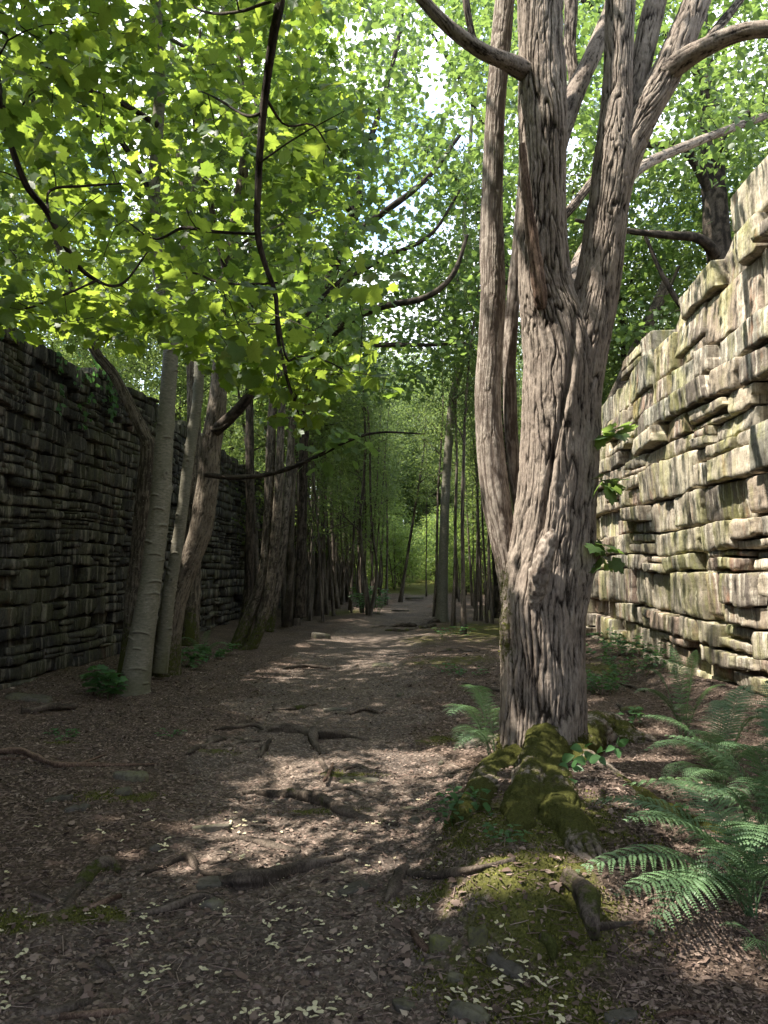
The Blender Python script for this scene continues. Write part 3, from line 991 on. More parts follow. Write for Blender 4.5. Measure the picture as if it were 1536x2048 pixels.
limbs = [([(1062, 150, 40), (1030, 132, 38), (1000, 118, 32), (960, 100, 29), (900, 56, 26), (850, 5, 24), (780, -80, 20), (700, -160, 12)], (D0 - .05, D0 - .6)),
         ([(955, 98, 14), (942, 60, 14), (932, 0, 15), (925, -80, 10)], (D0 - .3, D0 - .3)),
         ([(1330, 150, 46), (1370, 118, 46), (1410, 95, 40), (1470, 68, 36), (1540, 58, 32), (1640, 70, 26), (1760, 60, 14)], (D0 + .05, D0 - .5)),
         ([(1400, 105, 18), (1425, 68, 19), (1465, 20, 18), (1530, -70, 14)], (D0 - .05, D0 + .3)),
         ([(1105, 330, 40), (1130, 240, 42), (1152, 180, 42), (1180, 120, 36), (1205, 60, 32), (1225, 0, 30), (1240, -140, 24)], (D0 + .15, D0 + .9)),
         ([(1135, 230, 24), (1148, 160, 22), (1140, 90, 26), (1142, 0, 28), (1130, -140, 22)], (D0 + .5, D0 + .9)),
         ([(1120, 640, 44), (1146, 560, 36), (1172, 500, 30), (1230, 390, 26), (1290, 330, 22), (1390, 285, 18), (1530, 232, 14)], (D0 + .2, D0 + 3.2)),
         ([(1090, 470, 16), (1130, 430, 18), (1162, 392, 18), (1195, 348, 17), (1240, 280, 12)], (D0 + .25, D0 + 1.3))]
for k, (rows, d) in enumerate(limbs):
    q = big_part('limb', rows, d, 48, .016, .012 if rows[0][2] > 30 else .006, 1.6, fine=rows[0][2] < 30, seed=10 + k)
    big_nodes.add(q[::6, :3], q[::6, 3])
# torn strip of dead wood and the two broken stubs
def splinter(Pw, S, TH, R):
    n = noise(np.stack([np.cos(TH) * 3, np.sin(TH) * 3, S * 2], -1) * 1.6, 8)
    m = noise(Pw * np.array([60, 60, 12]), 9)
    return R * (.30 * n + .18 * m) , np.clip(.5 + .5 * n, 0, 1), np.zeros_like(S)
wood_part('dead_strip', px_line([(1084, 618, 22, 5.60), (1078, 580, 26, 5.56), (1068, 500, 22, 5.56), (1054, 390, 17, 5.57), (1044, 288, 12, 5.56)]), M['deadwood'], big, base, splinter, 40, .012)
s_ = wood_part('broken_stub', px_line([(1068, 1215, 26, 5.56), (1076, 1165, 38, 5.47), (1088, 1115, 38, 5.42), (1100, 1078, 30, 5.40), (1106, 1058, 6, 5.40)]), M['bark_stem'], big, base,
               lambda Pw, S, TH, R: (R * (.22 * noise(Pw * np.array([40, 40, 10]), 8) + .12 * noise(Pw * np.array([70, 70, 25]), 4)), np.clip(.6 + .5 * noise(Pw * 45, 5), 0, 1), np.zeros_like(S)), 60, .007)
wood_part('broken_stub', px_line([(1168, 1180, 24, 5.75), (1180, 1140, 24, 5.75), (1192, 1108, 16, 5.73), (1196, 1090, 6, 5.73)]), M['deadwood'], big, base, splinter, 40, .008)
# buttress roots
def root_line(pts, start=None):
    """pts: (px,py,width_px,lift) on the ground"""
    out = []
    if start is not None: out.append(start)
    for px, py, w_, lift in pts:
        g = GZ(px, py); r = w_ / 2 / FPX * g[1]
        out.append([g[0], g[1], g[2] + lift * r, r])
    return np.array(out, float)
def root_disp(seed, mo=1.0):
    f = bark_furrow(.022, .8, lambda Pw: mo * (.62 + .5 * fbm(Pw * 4, 62, 2)) * np.ones(Pw.shape[:-1]), seed)
    def g(Pw, S, TH, R):
        off, h, m = f(Pw, S, TH, R)
        return off + R * .13 * noise(Pw * 6, seed + 9) + .008 * fbm(Pw * 22, seed, 3), h, m
    return g
T3 = lambda dx, dy, z, r: [TREE[0] + dx, TREE[1] + dy, z, r]
ROOTS = []
for k, (pts, mo) in enumerate([
        ([(1000, 1560, 90, .1), (955, 1600, 62, -.1), (915, 1638, 38, -.5), (880, 1662, 22, -.9)], .95),
        ([(1112, 1600, 84, -.45), (1138, 1648, 84, -.15), (1168, 1695, 72, -.2), (1205, 1728, 44, -.7)], 1.1),
        ([(1185, 1560, 90, .0), (1250, 1592, 66, -.1), (1330, 1625, 50, -.3), (1410, 1650, 34, -.6), (1460, 1668, 20, -1)], .85),
        ([(1205, 1470, 84, .1), (1255, 1480, 54, -.1), (1310, 1482, 34, -.6)], .9),
        ([(1052, 1610, 84, .0), (1035, 1648, 54, -.3), (1012, 1675, 36, -1)], .95),
        ([(985, 1490, 52, -.2), (930, 1496, 34, -.8)], .7)]):
    g0 = GZ(np.array(float(pts[0][0])), np.array(float(pts[0][1])))
    dv = g0[:2] - TREE; dv = dv / np.linalg.norm(dv)
    z0 = g0[2]
    ln = root_line(pts)
    st = np.array([[TREE[0] + dv[0] * .10, TREE[1] + dv[1] * .10, z0 + .32, .09], [TREE[0] + dv[0] * .20, TREE[1] + dv[1] * .20, z0 + .15, .11]])
    if k == 1: st[:, 2] = [z0 + .12, z0 + .05]
    ln = np.concatenate([st, ln])
    wood_part('root', ln, M['bark_big'], big, base, root_disp(20 + k, mo), 110, .010); ROOTS.append((big.children[-1], mo))
base_big = base.copy()
# crown above the frame, with a few sprigs lower down
r_ = np.random.default_rng(3)
def ell(c, rad, n, r):
    d = r.normal(0, 1, (n, 3)); d /= np.linalg.norm(d, axis=1)[:, None]
    return np.array(c) + d * (r.random(n) ** .4)[:, None] * np.array(rad)
cl = np.concatenate([ell((1.2, 6.2, 9.3), (2.6, 2.4, 2.2), 150, r_), ell((3.0, 6.0, 8.6), (2.6, 2.2, 1.6), 110, r_), ell((-.6, 5.4, 8.6), (1.8, 1.8, 1.6), 70, r_)])
cl = cl[cl[:, 2] > 6.4]
cl = cl[r_.random(len(cl)) < np.maximum(.1, sun_keep(cl))]
cl = np.concatenate([cl, region(420, (640, 1560), (-170, 400), (8, 15), r_, lambda x, y, r: y < np.interp(x, [640, 1000, 1560], [300, 400, 330]))])
tb = MB(); connect(tb, big_nodes, cl, r_)
lb = MB(); spray(lb, cl, 28, .55, (.08, .135), 'ovate', r_, .5, .5, keep_both)
# sprigs by the right edge of the trunk
tn = Nodes(); tn.add(P(np.array([1180, 1182, 1176]), np.array([850., 980., 1110.]), 5.8), np.array([.02, .02, .02]))
sp = P(np.array([1213, 1232, 1208, 1222, 1200, 1206]), np.array([868., 862., 962., 968., 1092., 1128.]), 5.6)
connect(tb, tn, sp, r_)
spray(lb, sp, 5, .09, (.09, .14), 'maple', r_, .6, .5)
tb.build('branchwork', M['bark_grey'], big, base); lb.build('crown', M['sycamore'], big, base)

# ------------------------------------------------------------------ trees of the left group
def side_moss(zmax=1.2, amt=.6):
    return lambda Pw: amt * smooth(zmax, .1, Pw[..., 2] - .1) + .25 * (noise(Pw * np.array([3, 3, 1.2]), 71) > .35)

def simple_tree(name, label, group, stems, mat, disp=None, limbs_=(), clusters=None, leaf=None, cat='tree', seg=40, step=.02, bmat=None, limb_seg=12, tw=.0035, maxlen=3.0, keep=None, rs=1, sprayargs=None):
    lines = [px_line(s) for s in stems]
    base = tree_base(lines[0])
    root = empty(name, base, label, cat, group)
    nd = Nodes()
    r = np.random.default_rng(rs)
    for k, ln in enumerate(lines):
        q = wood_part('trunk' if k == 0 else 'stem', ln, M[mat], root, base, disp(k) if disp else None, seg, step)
        qq = q[q[:, 2] > 2.2][::max(1, int(.15 / step)), :]
        nd.add(qq[:, :3], qq[:, 3])
    for ln in limbs_:
        q = wood_part('limb', px_line(ln), M[bmat or mat], root, base, bark_fine(.004, None, 7), limb_seg, .035)
        nd.add(q[::2, :3], q[::2, 3])
    if clusters is not None and len(clusters):
        tb = MB(); connect(tb, nd, clusters, r, tw, maxlen=maxlen)
        tb.build('branchwork', M[bmat or mat], root, base)
        lb = MB()
        for (k, rad, size, shape, sel) in sprayargs:
            spray(lb, clusters[sel(clusters)] if sel else clusters, k, rad, size, shape, r, .5, .6, keep)
        lb.build('crown', M[leaf], root, base)
    return root, nd

def low_edge(x):
    return np.interp(x, [-200, 0, 60, 130, 230, 300, 380, 430, 500, 560, 620, 700, 760, 800], [650, 660, 640, 680, 700, 640, 700, 720, 770, 820, 850, 790, 790, 720])

r_ = np.random.default_rng(8)
near = region(210, (-220, 720), (-260, 850), (3.1, 6.4), r_,
              lambda x, y, r: (y < low_edge(x) - 30) & (r.random(len(x)) < np.interp(x, [-200, 300, 560, 720], [1, .9, .7, .25])) & ((y > 560) | (r.random(len(x)) < .42)))
rim = np.concatenate([np.stack([x + r_.normal(0, 14, 3), low_edge(np.full(3, x)) - r_.uniform(0, 110, 3), r_.uniform(3.6, 5.2, 3)], -1) for x in np.arange(-20, 490, 30)] + [np.stack([np.array([x]), low_edge(np.array([x])) - r_.uniform(0, 110, 1), r_.uniform(3.8, 5.0, 1)], -1) for x in np.arange(500., 740, 22)])
ex = region(9, (520, 790), (640, 850), (3.8, 4.6), r_, lambda x, y, r: y < low_edge(x))
near = np.concatenate([near, P(rim[:, 0], rim[:, 1], rim[:, 2]), ex])
midc = region(300, (-200, 640), (-300, 640), (6.4, 10.5), r_, lambda x, y, r: (y < np.interp(x, [-200, 200, 640], [560, 560, 700])))
midc = midc[midc[:, 0] > -6.5]
hi = None
t1_clusters = np.concatenate([near, midc])
DT = 9.7
simple_tree('sycamore_tree', 'pale silver barked leaning tree with horizontal scars, nearest on the left, big maple leaves', None,
    [[(258, 1440, 76, DT), (266, 1385, 64, DT), (280, 1300, 52, DT), (296, 1200, 44, DT), (309, 1100, 42, DT), (321, 1000, 41, DT), (327, 900, 38, DT), (335, 800, 33, DT), (342, 680, 29, DT), (336, 620, 28, DT), (314, 520, 26, DT), (308, 400, 25, DT),
      (314, 280, 25, DT), (320, 150, 24, DT - .1), (311, 0, 22, DT - .3), (305, -160, 19, DT - .5), (320, -400, 14, DT - 1.2), (330, -700, 8, DT - 1.6)]],
    'silver', lambda k: bark_silver(3, side_moss(.9, .5)),
    [  # long limbs that arch over the path and hang down in front
     [(305, -160, 17, 9.2), (360, -420, 17, 8.0), (470, -560, 19, 6.2), (545, -420, 20, 4.6), (567, -150, 21, 3.9), (560, 0, 22, 3.75), (547, 70, 20, 3.75), (530, 190, 17, 3.8), (518, 330, 15, 3.85), (515, 460, 13.5, 3.9), (530, 530, 12, 3.95),
      (551, 590, 10, 4.0), (557, 680, 8, 4.0), (575, 760, 7, 4.05), (598, 830, 4, 4.1)],
     [(307, -300, 15, 8.9), (180, -480, 15, 7.0), (20, -400, 16, 5.0), (-40, -150, 17, 4.0), (-30, 20, 17, 3.7), (0, 190, 17, 3.6), (22, 290, 15, 3.6), (52, 370, 14, 3.65), (92, 420, 13, 3.7), (135, 500, 11, 3.8), (175, 550, 9, 3.9), (240, 570, 6, 4.0), (298, 500, 4, 4.1)],
     [(516, 468, 8, 3.9), (470, 466, 7, 3.9), (415, 462, 7, 3.9), (365, 456, 7, 4.0), (310, 478, 5, 4.1), (250, 440, 3, 4.2)],
     [(195, 560, 5, 3.9), (140, 585, 5, 3.9), (60, 615, 4, 3.9), (0, 625, 3, 3.9)],
     [(555, 565, 6, 4.0), (520, 568, 5, 4.0), (440, 565, 5, 4.1), (380, 545, 3.5, 4.2), (310, 560, 2.5, 4.3)],
     [(552, 600, 5, 4.0), (572, 715, 5, 4.0), (600, 712, 5, 4.1), (660, 725, 4, 4.2), (705, 752, 2.5, 4.3)],
     [(95, 425, 6, 3.7), (102, 380, 6, 3.8), (170, 372, 5, 3.9), (248, 366, 3, 4.0)],
     [(315, 250, 14, 9.6), (250, 210, 12, 9.2), (180, 180, 10, 8.6), (90, 130, 8, 8.0), (0, 60, 6, 7.5)],
     [(310, 400, 13, 9.7), (240, 280, 12, 9.5), (150, 190, 10, 9.0), (100, 60, 8, 8.6)],
     [(520, 228, 7, 3.8), (490, 230, 6, 3.9), (430, 195, 5, 4.1), (395, 180, 3, 4.2)],
     [(547, 0, 7, 3.8), (470, 25, 6, 3.9), (400, 20, 5, 4.1), (340, -30, 3, 4.3)],
     [(528, 190, 6, 3.8), (570, 250, 5, 3.9), (625, 250, 4, 4.0), (660, 300, 2.5, 4.1)],
    ], t1_clusters, 'maple', bmat='bark_dark', seg=110, step=.008, keep=keep_both, rs=21,
    sprayargs=[(12, .22, (.05, .10), 'maple', lambda c: c[:, 1] < 6.4), (12, .38, (.10, .15), 'maple_lo', lambda c: c[:, 1] >= 6.4)])

simple_tree('sycamore_tree', 'dark leaning trunk directly behind the silver tree, its limb slanting left over the wall', None,
    [[(258, 1400, 62, DT + .5), (266, 1300, 50, DT + .5), (278, 1150, 42, DT + .5), (288, 1000, 36, DT + .5), (297, 900, 32, DT + .5), (290, 872, 26, DT + .5), (262, 815, 22, DT + .5), (228, 750, 20, DT + .5), (195, 710, 19, DT + .4), (170, 660, 18, DT + .3), (140, 560, 16, DT + .2), (90, 400, 13, DT), (60, 150, 10, DT)]],
    'bark_grey', lambda k: bark_fine(.006, side_moss(1.5, .6), 3), (), midc[::6] + np.array([-.8, .6, .3]), 'sycamore', keep=keep_both, rs=22, seg=60, step=.02,
    sprayargs=[(12, .38, (.10, .15), 'maple_lo', None)])
simple_tree('sycamore_tree', 'thin knobbly pale trunk between the silver tree and the stout dark one', None,
    [[(318, 1345, 34, 10.8), (326, 1290, 30, 10.8), (336, 1200, 27, 10.8), (350, 1120, 24, 10.8), (364, 1030, 23, 10.8), (377, 920, 22, 10.8), (388, 850, 21, 10.8), (398, 760, 20, 10.8), (392, 640, 19, 10.8), (368, 520, 18, 10.8), (382, 420, 17, 10.8), (405, 310, 16, 10.8), (418, 240, 15, 10.8), (440, 100, 12, 10.8), (450, -80, 8, 10.8)]],
    'silver', lambda k: bark_silver(9, side_moss(.9, .5), 9), ([(392, 640, 10, 10.8), (440, 560, 8, 11), (520, 470, 6, 11.4), (640, 420, 4, 12)],), region(70, (300, 620), (60, 600), (10, 13), r_), 'sycamore', keep=keep_both, rs=23, seg=80, step=.012,
    sprayargs=[(12, .38, (.10, .15), 'maple_lo', None)])
simple_tree('sycamore_tree', 'stout dark brown trunk bending right with a thick right-hand limb, left group', None,
    [[(328, 1360, 62, 11.3), (336, 1290, 54, 11.3), (350, 1200, 50, 11.3), (380, 1120, 46, 11.3), (402, 1060, 46, 11.3), (414, 980, 44, 11.3), (420, 900, 42, 11.3), (432, 830, 38, 11.3), (440, 740, 30, 11.3), (450, 600, 27, 11.4), (470, 450, 24, 11.5), (490, 300, 20, 11.5), (480, 120, 15, 11.5), (490, -60, 10, 11.5)]],
    'bark_grey', lambda k: bark_furrow(.009, 1.4, side_moss(1.2, .5), 31), ([(430, 862, 26, 11.2), (460, 835, 24, 11.1), (492, 800, 21, 11), (520, 755, 18, 10.9), (570, 680, 14, 10.8), (640, 600, 10, 10.7), (700, 540, 6, 10.6)],
       [(412, 950, 11, 11.0), (470, 955, 11, 10.8), (540, 948, 10, 10.6), (600, 928, 9, 10.3), (650, 905, 8, 10.1), (700, 880, 7, 10.0), (760, 865, 5, 9.9), (850, 868, 3, 9.8)],
       [(425, 860, 9, 11.0), (440, 858, 8, 10.9), (455, 848, 5, 10.8)], [(455, 560, 14, 11.4), (420, 400, 12, 11.2), (390, 250, 10, 11.0), (400, 60, 7, 11.0)]),
    np.concatenate([region(200, (430, 800), (-100, 700), (9.5, 13), r_, lambda x, y, r: y < np.interp(x, [430, 600, 800], [760, 780, 560])), P(np.array([660., 690, 700, 640, 560]), np.array([885., 900, 880, 925, 700]), 10.0)]),
    'sycamore', keep=keep_both, rs=24, seg=90, step=.014, bmat='bark_dark', sprayargs=[(12, .40, (.10, .16), 'maple_lo', None)])
simple_tree('young_sycamore', 'smooth grey upright trunk standing behind the stout dark one near the wall', None,
    [[(378, 1290, 40, 13.5), (382, 1200, 36, 13.5), (386, 1100, 32, 13.5), (388, 950, 30, 13.5), (386, 780, 26, 13.5), (380, 600, 22, 13.5), (370, 420, 18, 13.5), (350, 200, 12, 13.5), (340, 0, 7, 13.5)]],
    'bark_grey', lambda k: bark_fine(.005, side_moss(1.0, .5), 33), (), region(60, (240, 520), (60, 600), (12, 15), r_), 'sycamore', keep=keep_both, rs=25, seg=40, step=.03,
    sprayargs=[(12, .42, (.10, .15), 'maple_lo', None)])
simple_tree('young_sycamore', 'straight dark trunk close to the left wall, right of the stout trunk', None,
    [[(484, 1290, 34, 16.5), (492, 1230, 24, 16.5), (498, 1150, 19, 16.5), (500, 1000, 18, 16.5), (499, 850, 17, 16.5), (500, 600, 15, 16.5), (510, 300, 12, 16.5), (520, 0, 8, 16.5)]],
    'bark_dark', lambda k: bark_fine(.005, side_moss(1.0, .5), 34), (), region(60, (400, 640), (0, 700), (15, 18), r_), 'sycamore', keep=sky_keep, rs=26, seg=30, step=.03,
    sprayargs=[(12, .5, (.10, .15), 'maple_lo', None)])
simple_tree('young_sycamore', 'mossy twisted twin trunk leaning right from a shared foot by the wall', None,
    [[(466, 1310, 30, 15.4), (482, 1270, 28, 15.4), (505, 1215, 25, 15.4), (526, 1150, 23, 15.4), (535, 1050, 20, 15.4), (540, 930, 19, 15.4), (545, 820, 17, 15.4), (560, 650, 14, 15.4), (580, 450, 11, 15.4), (590, 200, 8, 15.4)],
     [(480, 1312, 26, 15.3), (505, 1290, 24, 15.3), (530, 1220, 21, 15.3), (545, 1130, 20, 15.3), (556, 1000, 18, 15.3), (560, 900, 16, 15.3), (572, 700, 13, 15.3), (600, 500, 9, 15.3)]],
    'bark_grey', lambda k: bark_fine(.006, side_moss(1.4, .5), 35 + k), (), region(60, (480, 700), (0, 780), (14, 17), r_), 'foliage', keep=sky_keep, rs=27, seg=30, step=.03,
    sprayargs=[(24, .5, (.06, .10), 'ovate', None)])
simple_tree('young_sycamore', 'grey trunk curving up beside the mossy twin trunk', None,
    [[(536, 1262, 24, 19.5), (548, 1200, 20, 19.5), (565, 1100, 17, 19.5), (575, 980, 16, 19.5), (585, 850, 14, 19.5), (595, 650, 12, 19.5), (600, 400, 9, 19.5), (605, 150, 6, 19.5)]],
    'bark_thin', lambda k: bark_fine(.004, side_moss(1.0, .5), 37), (), region(50, (500, 720), (0, 780), (18, 21), r_), 'foliage', keep=sky_keep, rs=28, seg=24, step=.04,
    sprayargs=[(24, .55, (.06, .10), 'ovate', None)])

# dark limbed tree in the middle distance whose branches cross the path
simple_tree('maple_tree', 'dark limbed tree arching right over the path from the left row', None,
    [[(600, 1235, 26, 20), (602, 1150, 20, 20), (606, 1000, 18, 20), (610, 850, 19, 19.5), (632, 720, 26, 19), (655, 580, 25, 18.5), (690, 480, 23, 18), (716, 400, 20, 18), (722, 330, 15, 18), (760, 220, 11, 18), (800, 60, 8, 18), (810, -80, 5, 18)]],
    'bark_dark', lambda k: bark_fine(.006, None, 38),
    ([(640, 690, 18, 19), (700, 640, 17, 17), (770, 612, 15, 16), (850, 595, 13, 15.6), (905, 550, 11, 15.4), (935, 470, 7, 15.4)],
     [(615, 800, 14, 19.4), (680, 700, 12, 18.6), (760, 690, 10, 18), (850, 690, 8, 17.5), (930, 686, 5, 17)],
     [(690, 480, 16, 18), (760, 430, 14, 16.5), (850, 360, 12, 16), (920, 270, 8, 16)],
     [(700, 420, 15, 18), (640, 390, 13, 16.5), (560, 440, 11, 15.6), (480, 490, 7, 15)],
     [(720, 420, 10, 18), (670, 360, 9, 17.6), (560, 400, 7, 17)],
     [(640, 680, 12, 19), (570, 560, 9, 18.6), (560, 430, 7, 18)],
     [(655, 585, 12, 18.5), (760, 520, 10, 18.2), (860, 470, 8, 18), (920, 380, 5, 18)]),
    region(900, (480, 1010), (-130, 860), (16.5, 23), r_, lambda x, y, r: y < np.interp(x, [520, 700, 1010], [860, 820, 720])), 'sycamore', keep=sky_keep, rs=29, seg=30, step=.03, tw=.006,
    sprayargs=[(14, .55, (.11, .17), 'maple_lo', None)])
# birch with kinked upper trunk
simple_tree('birch_tree', 'white barked birch on the right edge of the path with kinked upper trunk', None,
    [[(886, 1262, 34, 23.4), (884, 1215, 24, 23.4), (887, 1100, 19, 23.4), (893, 950, 17, 23.4), (905, 800, 16, 23.4), (921, 720, 15, 23.4), (909, 630, 14, 23.4), (918, 560, 13, 23.4), (937, 500, 12, 23.4), (928, 440, 10, 23.4), (940, 300, 8, 23.4), (950, 100, 6, 23.4)]],
    'silver', lambda k: bark_silver(12, None, 5), ([(915, 570, 7, 23.4), (880, 640, 5, 22), (840, 640, 3, 21)], [(905, 800, 7, 23.4), (940, 780, 5, 22), (990, 800, 3, 21)]),
    region(80, (800, 1010), (100, 1000), (21, 26), r_), 'foliage', keep=sky_keep, rs=30, seg=24, step=.04, sprayargs=[(26, .6, (.06, .10), 'tiny', None)])

# tree on the bank behind the right wall whose branches hang over it
r_ = np.random.default_rng(61)
simple_tree('maple_tree', 'maple behind the right wall, dark limbs reaching left over the wall top', None,
    [[(1470, 760, 60, 15), (1450, 600, 54, 15), (1430, 420, 50, 15), (1420, 250, 44, 15), (1400, 60, 36, 15), (1380, -150, 26, 15)]],
    'bark_dark', lambda k: bark_fine(.006, None, 41),
    ([(1440, 520, 26, 15), (1400, 478, 20, 14.4), (1330, 470, 16, 14), (1260, 462, 12, 14), (1150, 440, 8, 14)],
     [(1425, 330, 26, 15), (1480, 240, 18, 14), (1560, 200, 10, 13)],
     [(1430, 400, 24, 15), (1370, 300, 18, 14.6), (1300, 290, 13, 14.2), (1240, 280, 8, 14)],
     [(1410, 160, 22, 15), (1320, 60, 16, 14.5), (1200, 20, 12, 14), (1080, -60, 8, 14)],
     [(1440, 560, 20, 15), (1380, 620, 14, 14.6), (1330, 560, 10, 14.4), (1290, 470, 8, 14.4)]),
    np.concatenate([region(620, (1000, 1640), (-180, 480), (14.6, 19.5), r_), region(90, (1200, 1400), (430, 700), (15, 19), r_)]), 'sycamore', keep=lambda p: np.maximum(sky_keep(p), .0), rs=41, seg=30, step=.04, tw=.006,
    sprayargs=[(13, .50, (.10, .16), 'maple_lo', None)])
simple_tree('maple_tree', 'maple far behind the big trunk filling the gap above the path', None,
    [[(1010, 1235, 44, 24), (1000, 1000, 34, 24), (1010, 700, 28, 24), (1000, 400, 22, 24), (985, 100, 14, 24), (980, -60, 8, 24)]],
    'bark_dark', lambda k: bark_fine(.006, None, 42), ([(1000, 500, 16, 24), (930, 380, 12, 23), (850, 300, 8, 22)], [(1005, 620, 16, 24), (1080, 480, 12, 23), (1150, 380, 8, 22)], [(990, 300, 12, 24), (920, 160, 8, 23), (860, 60, 5, 22)]),
    region(520, (780, 1200), (-100, 700), (20, 27), r_), 'sycamore', keep=sky_keep, rs=42, seg=24, step=.06, tw=.006, sprayargs=[(16, .75, (.14, .21), 'maple_lo', None)])
# dead leaning poles behind the right wall
for k, (lab, ln) in enumerate([('thick dead pole leaning left behind the right wall top', [(1195, 860, 18, 16.5), (1250, 740, 18, 16), (1335, 555, 16, 15.5)]), ('thin dark pole leaning behind the right wall, under the thick one', [(1200, 880, 9, 17), (1280, 700, 9, 16.5), (1360, 530, 7, 16)]),
     ('slanting dead branch lowest behind the right wall', [(1185, 900, 12, 18), (1230, 790, 12, 17.5), (1290, 690, 9, 17)])]):
    q = catmull(px_line(ln), 40); b = MB(); q[:, :3] += .03 * noise(q[:, :3] * 2, k)[:, None]
    tube(b, q[:, :3], q[:, 3], 10, bark_fine(.004, None, k))
    o = b.build('dead_pole', M['bark_grey']); tag(o, lab, 'dead tree')

# ------------------------------------------------------------------ prototypes for the wood behind
def proto_tree(name, label, cat, group, H, rad, bare, n, k, leafr, size, shape, wood, leafm, seed, crown_r, stems=1, lean=.04, nl=7, keep=None):
    r = np.random.default_rng(seed)
    root = empty(name, (0, 0, 0), label, cat, group)
    nd = Nodes()
    b = MB()
    tops = []
    for s in range(stems):
        n_ = 9
        t = np.linspace(0, 1, n_)
        lx, ly = r.normal(0, lean, 2) * H + (0 if stems == 1 else r.normal(0, .05 * H, 2))
        w1 = np.cumsum(r.normal(0, .02 * H / 3, (n_, 2)), 0); w1[0] = 0
        c = np.stack([lx * t ** 1.4 + w1[:, 0] + .03 * s, ly * t ** 1.4 + w1[:, 1], H * t - .15], -1)
        rr = rad * (1 - .85 * t) * (1.0 if s == 0 else .75); rr[0] *= 1.5
        q = catmull(np.concatenate([c, rr[:, None]], 1), int(H / .35))
        tube(b, q[:, :3], q[:, 3], 9, bark_fine(.004, None, seed), a=.5)
        nd.add(q[q[:, 2] > bare * .8][:, :3], q[q[:, 2] > bare * .8][:, 3])
        tops.append(q)
    b.build('trunk', wood, root)
    b = MB()
    q = tops[0]
    for j in range(nl):
        z0 = bare + (H * .8 - bare) * (j + r.random()) / nl
        i = int(np.argmin(abs(q[:, 2] - z0)))
        az = r.uniform(0, 6.28) + j * 2.4; L = crown_r * r.uniform(.7, 1.1) * (1 - .4 * (z0 / H))
        t = np.linspace(0, 1, 6)[:, None]
        d = np.array([math.cos(az), math.sin(az), 0])
        pts = q[i, :3] + d * L * t + np.array([0, 0, 1]) * L * (.75 * t - .25 * t ** 2) + r.normal(0, .03, (6, 3)) * L * t
        rr = np.linspace(q[i, 3] * .55, .008, 6)
        tube(b, pts, rr, 6, cap=False, a=.4)
        nd.add(pts[1:], rr[1:])
    c = ell((q[-1, 0] * .5, q[-1, 1] * .5, (bare + H) / 2 + .2), (crown_r, crown_r, (H - bare) / 2 + .4), n, r)
    # clumpy: keep those where a low-frequency noise is high
    c = c[noise(c * .9 + seed, seed) + r.normal(0, .25, len(c)) > -.28]
    connect(b, nd, c, r, .004, seg=3)
    b.build('branchwork', wood, root)
    lb = MB(); spray(lb, c, k, leafr, size, shape, r, .5, .65)
    lb.build('crown', leafm, root)
    return root

GP = 'slender trunks crowding the wood at the far end of the path'
pole = [proto_tree('slender_tree', 'slender tree in the dense row along the left wall', 'tree', GP, 12.5, (.105, .095, .085)[k], (5.2, 4.6, 2.6)[k], 230, 24, .5, (.075, .13), 'tiny', M['bark_thin'], M['foliage'], 100 + k, 1.7, 1 + (k == 2), .03, 6) for k in range(3)]
tall = [proto_tree('broadleaf_tree', 'leafy tree', 'tree', 'leafy trees', 12.5, .15, 2.2, 640, 34, .62, (.11, .18), 'tiny' if k < 2 else 'ovate', M['bark_dark'], M['foliage'], 200 + k, 3.6, 1 + (k == 1), .05, 10) for k in range(3)]
bush = [proto_tree('understorey_bush', 'low leafy bush', 'bush', 'bushes', 3.0, .035, .15, 130, 30, .36, (.06, .11), 'tiny', M['bark_thin'], M['sunny'], 300 + k, 1.3, 3, .08, 5) for k in range(2)]
used = set()
def place(proto, x, y, rz, sc, label, group, tilt=(0, 0)):
    o = proto if id(proto) not in used else copy_tree(proto)
    used.add(id(proto))
    o.location = (x, y, float(ghf(x, y)) - .03)
    o.rotation_euler = (tilt[0], tilt[1], rz)
    o.scale = (sc[0], sc[0], sc[1]) if isinstance(sc, tuple) else (sc, sc, sc)
    o['label'] = label; o['group'] = group
    return o
r_ = np.random.default_rng(44)
L1 = 'slender tree in the dense row along the left wall'; G1 = 'slender trees in the row along the left wall'
y = 20.5
while y < 50:
    place(pole[int(r_.integers(3))], -4.0 + r_.uniform(-.6, .8), y, r_.uniform(0, 6.28), (r_.uniform(.65, 1.1), r_.uniform(.85, 1.05)), L1, G1, (r_.normal(0, .02), r_.normal(.01, .03)))
    y += r_.uniform(.3, .85) * (1 if y < 35 else .8)
L2 = 'slender tree growing beyond the birch on the right side of the path'; G2 = 'slender trees on the right of the path'
for px, yy, tl in [(905, 21.5, -.03), (927, 18.8, -.06), (868, 26, -.07), (853, 40, 0), (962, 24, 0), (973, 23, .01), (945, 33, -.12), (958, 36, -.1), (975, 30, -.09), (990, 34, -.1), (915, 38, -.05), (1005, 30, -.05)]:
    g = P(px, 1200, yy)
    place(pole[int(r_.integers(2))], g[0], yy, r_.uniform(0, 6.28), (r_.uniform(.4, .7), r_.uniform(.85, 1.05)), L2, G2, (0, tl))
L3 = 'slender tree near the left edge of the path before the far clearing'; G3 = 'slender trees left of the path in the distance'
for px, yy, tl in [(745, 31, .02), (772, 34, -.01), (800, 36, .16), (738, 26.5, .02), (722, 36, .03), (760, 42, .05), (700, 30, .02)]:
    g = P(px, 1200, yy)
    place(pole[int(r_.integers(3))], g[0], yy, r_.uniform(0, 6.28), (r_.uniform(.55, .9), r_.uniform(.85, 1.05)), L3, G3, (0, tl))
